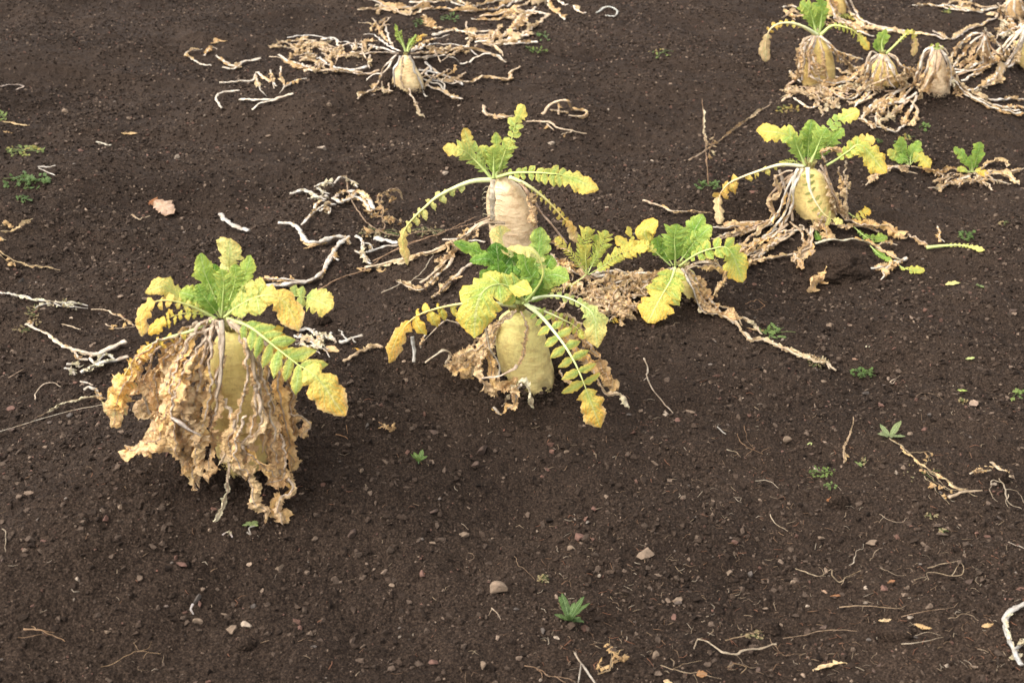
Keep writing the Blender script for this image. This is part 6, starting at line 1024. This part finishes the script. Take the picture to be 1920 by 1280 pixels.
scrap(1562, 934, 26, 14, .2, 5, 'bright rusty red leaf scrap on the clod in the lower right', 118, .15, .8, .5, col=(.42, .15, .07), prof='round')
scrap(1600, 671, 18, 8, -.3, 5.4, 'small pinkish leaf shred at the end of the ridge residue', 119, .2, .6, col=(.40, .24, .18))
loose(lz(ZF, [(1602, 780), (1598, 800), (1590, 820), (1582, 845), (1584, 870)]), 3, 'upright dry tan seed stem in the right foreground', name='dry_weed', cat='dry weed', col=(.48, .34, .22), seed=120, rag=9, w2=2.5)
scrap(1587, 852, 14, 7, -1, 4.6, 'cream leaflet stuck to the dry seed stem foot', 121, .1, .3, pale=.3)
patch(1620, 862, 7, 6, 14, 4, (4.4, 5), 'pale crumpled scrap right of the dry seed stem', 'dry_leaf', 122, 'dry leaf', 4, pale=.3)
rosette(1610, 874, 4, 12, 4, (1.2, 1.6), 'tiny sprout beside the pale crumpled scrap', seed=123, split=True, pale=.2)
scrap(1858, 872, 50, 16, .15, 4.9, 'pale straw coloured shredded leaf near the right edge', 124, .8, 1.6, pale=.25, prof='jag')
loose(lz(ZF, [(1856, 865), (1880, 880), (1895, 893)]), 7, 'broken pale stalk over the shredded leaf near the right edge', col=(.70, .56, .38), seed=125, rag=4, w2=5, sub=[lz(ZF, [(1858, 880), (1835, 882), (1818, 888)])])
loose(lz(ZF, [(1875, 895), (1885, 925), (1900, 945), (1916, 952)]), 3, 'branching tan rootlets at the right edge', name='dry_root', cat='dry root', col=(.60, .48, .34), seed=126, sub=[lz(ZF, [(1878, 905), (1860, 900), (1852, 915)]), lz(ZF, [(1882, 915), (1905, 920), (1918, 940)]), lz(ZF, [(1890, 925), (1892, 950)]), lz(ZF, [(1850, 915), (1855, 930), (1868, 940)])], kink=.003)
# rootlets and straws, right foreground
def rt(L, w_, label, seed, col=(.50, .37, .24), sub=(), name='dry_root', cat='dry root', rag=0, w2=None, kink=.003): return loose(lz(ZF, L), w_*.8, label, name=name, cat=cat, col=col, seed=seed, sub=[lz(ZF, q) for q in sub], rag=rag, w2=w2, kink=kink)
rt([(1380, 815), (1395, 835), (1420, 845), (1430, 852)], 2.4, 'brown tangled rootlets in soil left of the ochre stone', 130, (.42, .26, .15), [[(1395, 800), (1400, 825), (1415, 840)], [(1415, 838), (1400, 855)], [(1425, 845), (1445, 840)]])
rt([(1365, 843), (1380, 846), (1388, 855)], 2.6, 'short pale rootlet below the brown tangled ones', 131, (.66, .54, .38))
rt([(1417, 902), (1440, 903), (1462, 912)], 2.8, 'thin pale straw piece above the red leaf scrap at left', 132, (.66, .54, .40), name='straw', cat='straw')
rt([(1443, 965), (1455, 978), (1470, 985), (1478, 995)], 2.8, 'wavy pale rootlet left of the dark clod', 133, (.70, .58, .42))
rt([(1345, 803), (1352, 806), (1358, 812)], 4, 'tiny white crumb of stalk in the middle right soil', 134, (.60, .56, .50))
rt([(1400, 570), (1420, 562), (1432, 575), (1412, 582)], 2.2, 'brown curly rootlets on the slope above the right weeds', 135, (.38, .22, .12), [[(1405, 575), (1420, 590)], [(1425, 560), (1440, 568)]])
rt([(1740, 735), (1760, 740), (1772, 752)], 2, 'fine brown root mat at right above the silvery rosette', 136, (.38, .26, .17), [[(1720, 742), (1740, 735), (1762, 745)], [(1735, 738), (1745, 750)]])
rt([(1666, 718), (1675, 712), (1685, 705)], 3, 'small pale forked twig near the compact green weed', 137, (.62, .50, .38), [[(1666, 718), (1672, 720), (1680, 712)]])
rt([(1592, 1062), (1605, 1045), (1622, 1018)], 2.6, 'short straw leaning on the long olive tan stone', 138, (.66, .55, .42), name='straw', cat='straw')
rt([(1628, 1052), (1638, 1040), (1652, 1030)], 2.4, 'arched thin straw right of the leaning one', 139, (.50, .38, .26), name='straw', cat='straw')
rt([(1490, 1066), (1520, 1072), (1545, 1078), (1540, 1060)], 3, 'branched tan rootlet above the bottom straws', 140, (.62, .48, .32), [[(1530, 1074), (1548, 1082)]])
rt([(1556, 1072), (1575, 1090), (1590, 1080), (1610, 1070)], 3, 'forked tan rootlet right of the branched one', 141, (.58, .44, .28), [[(1585, 1082), (1580, 1100)], [(1575, 1090), (1600, 1078)]])
rt([(1654, 1060), (1668, 1072), (1680, 1078), (1700, 1076)], 2.6, 'short bent straw in the lower right soil', 142, (.62, .48, .34), name='straw', cat='straw')
rt([(1740, 1063), (1770, 1056), (1800, 1053), (1806, 1075), (1785, 1078), (1742, 1072), (1741, 1088)], 2.8, 'triangular folded straw frame at lower right', 143, (.60, .46, .30), [[(1785, 1078), (1800, 1055)], [(1712, 1086), (1740, 1080)]], name='straw', cat='straw', kink=.001)
rt([(1574, 1138), (1610, 1136), (1650, 1138), (1690, 1140)], 3, 'straight tan straw in the lower right, ending in small rootlets', 144, (.56, .40, .25), [[(1680, 1139), (1700, 1145)], [(1690, 1140), (1700, 1134)]], name='straw', cat='straw', kink=.001)
rt([(1690, 1156), (1730, 1146), (1790, 1138)], 2.6, 'slanting reddish straw right of the straight tan one', 145, (.50, .34, .22), [[(1790, 1138), (1796, 1130)]], name='straw', cat='straw', kink=.001)
rt([(1780, 1165), (1800, 1155), (1818, 1152), (1838, 1165)], 2.8, 'curved forked rootlet near the lower right edge', 146, (.58, .44, .30), [[(1815, 1153), (1820, 1145)]])
rt([(1468, 1195), (1510, 1190), (1560, 1180), (1608, 1182)], 2.8, 'long dark straw above the bottom right clod', 147, (.44, .31, .20), name='straw', cat='straw', kink=.001)
rt([(1655, 1195), (1662, 1182), (1690, 1180), (1710, 1190)], 2.6, 'rootlet arched over the low dark clod', 148, (.56, .38, .22))
rt([(1690, 1206), (1730, 1202), (1770, 1192)], 3, 'pale straw right below the low dark clod', 149, (.62, .50, .36), [[(1715, 1190), (1740, 1184), (1765, 1190)]], name='straw', cat='straw', kink=.001)
rt([(1308, 1195), (1325, 1200), (1345, 1215), (1360, 1222), (1378, 1222), (1400, 1216), (1455, 1210)], 5, 'knobbly pale root lying along the bottom right', 150, (.66, .52, .36), [[(1303, 1215), (1308, 1198), (1318, 1193)], [(1350, 1218), (1375, 1224)]], w2=3)
rt([(1440, 1195), (1455, 1215), (1470, 1230), (1500, 1228)], 2, 'thin brown rootlet below the knobbly pale root', 151, (.42, .28, .17))
rt([(1360, 1198), (1400, 1190), (1430, 1182)], 3, 'golden straw above the knobbly pale root', 152, (.64, .46, .28), name='straw', cat='straw')
patch(1412, 1192, 22, 12, 24, 6, (4.6, 5.2), 'pale shredded leaf beside the golden straw at the bottom', 'dry_leaf', 153, 'dry leaf', 5, pale=.2)
scrap(1556, 1245, 70, 22, .15, 4.8, 'largest pale crumpled leaf at the bottom right', 154, .7, 1.8, pale=.3, prof='jag')
scrap(1660, 1160, 26, 9, .0, 4.9, 'pale yellowish leaf flake in the lower right', 155, .3, 1.0, pale=.35)
scrap(1730, 1172, 34, 12, -.6, 5.4, 'tan pointed leaf piece above the low dark clod', 156, .2, .6)
scrap(1853, 1170, 26, 10, .2, 5.3, 'tan flat leaf piece near the lower right edge', 157, .15, .4)
scrap(1546, 1106, 16, 6, -.9, 5, 'slim pinkish leaf sliver in the lower right', 158, .1, .5, col=(.50, .32, .24))
scrap(1570, 1114, 28, 5, 0, 5, 'thin reddish bark sliver in the lower right', 159, .1, .5, col=(.40, .18, .10))
scrap(1672, 1088, 20, 6, .4, 5, 'orange brown leaf sliver above the teardrop shaped stone', 160, .1, .5, col=(.44, .20, .11))
patch(1745, 966, 12, 5, 12, 4, (4.4, 5), 'cream crumbled leaf bits right of the dark clod', 'dry_leaf', 161, 'dry leaf', 3, pale=.3)
patch(1768, 994, 12, 5, 12, 4, (4.6, 5.1), 'small pale fan of fibres in the lower right', 'dry_root', 162, 'dry root', 3, pale=.3)
loose(lz(ZF, [(1935, 1130), (1905, 1138), (1884, 1160), (1888, 1190), (1900, 1215), (1915, 1245)]), 11, 'smooth bright white looped stalk at the lower right edge', col=(.60, .57, .52), seed=163, w2=10, sub=[lz(ZF, [(1903, 1215), (1915, 1205), (1935, 1200)])], kink=.0012, rag=3, ragst=7)
scrap(1905, 1228, 30, 14, .2, 7, 'whitish leaf flake under the bright white loop', 164, .3, .6)
rt([(1078, 1222), (1085, 1235), (1100, 1255), (1120, 1285)], 5, 'stiff pale straw cut by the bottom edge at centre', 165, (.72, .62, .50), [[(1090, 1240), (1082, 1285)]], w2=4, kink=.0006, name='straw', cat='straw')
rt([(1120, 1262), (1142, 1255), (1150, 1230), (1165, 1222)], 3, 'tan dried seed head fragment at the bottom centre', 166, (.52, .38, .22), [[(1140, 1256), (1125, 1245)], [(1145, 1250), (1146, 1190)], [(1150, 1240), (1175, 1228)]], rag=8, name='dry_weed', cat='dry weed')
rt([(985, 1248), (1010, 1252), (1030, 1265), (1060, 1270), (1080, 1278)], 3.4, 'reddish root lying along the bottom edge at centre', 167, (.44, .28, .17), [[(1010, 1252), (1020, 1268)], [(1040, 1266), (1060, 1282)]])
patch(1018, 1084, 12, 8, 22, 4.5, (4.4, 4.9), 'cluster of cream seed husks in the central foreground', 'seed_husks', 168, 'seed husks', 5, pale=.35)
rt([(960, 1041), (972, 1060), (990, 1072), (1003, 1082)], 1.8, 'thin brown stem leading to the cream seed husks', 169, (.38, .26, .16), name='withered_shoot', cat='dry stem')
rt([(922, 1140), (933, 1152), (940, 1165)], 3, 'two pale straws below the pinkish blocky stone', 170, (.64, .50, .36), [[(921, 1142), (915, 1155)]], name='straw', cat='straw')
rt([(866, 978), (872, 984), (878, 992)], 2.4, 'short thin straw beside the light tan angular stone', 171, (.56, .44, .32), name='straw', cat='straw')
rt([(878, 1220), (890, 1222), (902, 1230)], 2.4, 'little straw cross at the bottom centre', 172, (.52, .40, .26), [[(885, 1228), (895, 1218)]], name='straw', cat='straw')
rt([(876, 1034), (884, 1036), (888, 1046), (878, 1048)], 2, 'tiny looped rootlet in the central foreground', 173, (.42, .30, .2))
rt([(712, 790), (725, 797), (735, 806)], 2.6, 'reddish brown rootlet above the bright green seedling', 174, (.44, .25, .13), [[(722, 795), (720, 812)], [(728, 800), (742, 803)]], rag=4)
rt([(632, 810), (642, 815), (650, 822)], 3, 'rusty rootlet right of the front radish', 175, (.46, .26, .14), [[(645, 800), (648, 812)]])
rt([(48, 1176), (75, 1182), (100, 1193), (122, 1200)], 3.6, 'orange tan twig in the bottom left', 176, (.60, .38, .22), [[(36, 1190), (78, 1192)], [(80, 1184), (102, 1187)], [(70, 1178), (60, 1172)]], name='twig', cat='twig')
rt([(190, 1250), (230, 1235), (262, 1222), (303, 1221)], 3, 'forked tan twig in the bottom left corner', 177, (.56, .38, .22), [[(262, 1222), (246, 1202)], [(262, 1222), (280, 1212), (284, 1202)], [(278, 1220), (272, 1235)]], name='twig', cat='twig')
rt([(2, 992), (10, 1000), (10, 1015), (5, 1030)], 2.8, 'curved pale straw at the left edge below the radish', 178, (.62, .50, .36), name='straw', cat='straw')
rt([(1890, 1015), (1905, 1022), (1922, 1030)], 2.8, 'pale slanting straw at the lower right edge', 179, (.68, .56, .44), name='straw', cat='straw')
rt([(1650, 968), (1680, 978), (1700, 972)], 2.2, 'fine forked straw below the trailing rootstock', 180, (.52, .40, .28), [[(1660, 970), (1650, 978)]], name='straw', cat='straw')
rt([(1240, 1250), (1275, 1262), (1310, 1260), (1350, 1275)], 3, 'tan root fragments along the bottom edge right of centre', 181, (.56, .42, .27), [[(1260, 1258), (1290, 1245), (1315, 1238)], [(1300, 1262), (1310, 1280)]])
rt([(1362, 1250), (1380, 1244), (1398, 1250), (1385, 1262)], 2.6, 'small looped root at the bottom right', 182, (.54, .38, .22))
scrap(1316, 1262, 22, 16, .2, 5, 'orange brown leaf flake at the bottom right', 183, .1, .3, col=(.46, .23, .12))
scrap(1252, 1276, 20, 12, -.7, 4.8, 'cream leaf sliver at the bottom edge', 184, .2, .6, pale=.4)
# fine chaff, uncountable
rg = np.random.default_rng(77); mb = MB(); o0 = ground(1500, 1100)
for i in range(1300):
    a = rg.uniform(); 
    if a < .6: u = rg.uniform(1000, 1920); v = 700+560*rg.uniform()**.6
    elif a < .85: u = rg.uniform(0, 1920); v = rg.uniform(500, 1280)
    else: u = rg.uniform(0, 1920); v = rg.uniform(40, 600)
    p = ground(u, v, .0012); l = rg.uniform(.003, .013); b = rg.uniform(0, 6.28); d = np.array([math.cos(b), math.sin(b), rg.uniform(-.1, .3)]); q = p+d*l; k = (p+q)/2+rg.normal(size=3)*l*.14+np.array([0, 0, .0006])
    q[2] = max(q[2], float(hm(q[0], q[1]))+.0008)
    c = [(.56, .42, .28), (.44, .30, .19), (.66, .54, .40), (.34, .20, .12), (.42, .20, .12)][rg.integers(5)]
    tube(mb, np.array([p, k, q]), rg.uniform(.0002, .0006), tuple(k_*.7 for k_ in c), 4, .6, 0, i)
tag(mb.build('plant_litter', M_stalk, loc=o0), 'fine straw chaff and rootlet bits strewn over the soil', 'litter', kind='stuff')

# soil heaped against the foot of every root
rg = np.random.default_rng(91); Vs = []; Ts = []; Cs = []; off = 0
P0 = rg.normal(size=(10, 3)); P0 /= np.linalg.norm(P0, axis=1)[:, None]; V0, T0 = hull(P0); kv = len(V0)
for (x, y, r_) in ROOTS:
    q = int(1500*min(1, r_/.035)); a = rg.uniform(0, 2*math.pi, q); d = rg.exponential(.011, q); h = (.013+.006*np.sin(a*3+x*50)+.004*np.sin(a*7+y*9))*np.exp(-d/.010); px, py = x+np.cos(a)*(r_+d-.002), y+np.sin(a)*(r_+d-.002)
    rr = np.minimum(.0009*(rg.pareto(2.2, q)+1), .006); Qm, _ = np.linalg.qr(rg.normal(size=(q, 3, 3))); V = np.einsum('kj,qj->qkj', V0, np.stack([rr*1.2, rr, rr*.8], -1)); V = np.einsum('qkj,qij->qki', V, Qm)
    V += np.stack([px, py, hf(px, py)+h*rg.uniform(.2, 1, q)], -1)[:, None, :]; Vs.append(V.reshape(-1, 3)); Ts.append((T0[None]+(np.arange(q)*kv)[:, None, None]+off).reshape(-1, 3)); off += q*kv
    Cs.append(np.repeat(np.array(SP[:4])[rg.choice(4, q, p=[.4, .3, .2, .1])]*rg.uniform(.7, 1.3, (q, 1)), kv, 0))
tag(fastmesh('heaped_soil', np.concatenate(Vs), np.concatenate(Ts), np.concatenate(Cs), M_crumb, False), 'crumbs of soil heaped against the feet of the roots', 'soil crumbs', kind='stuff')
for o in TMP:
    if '_o' in o: del o['_o']
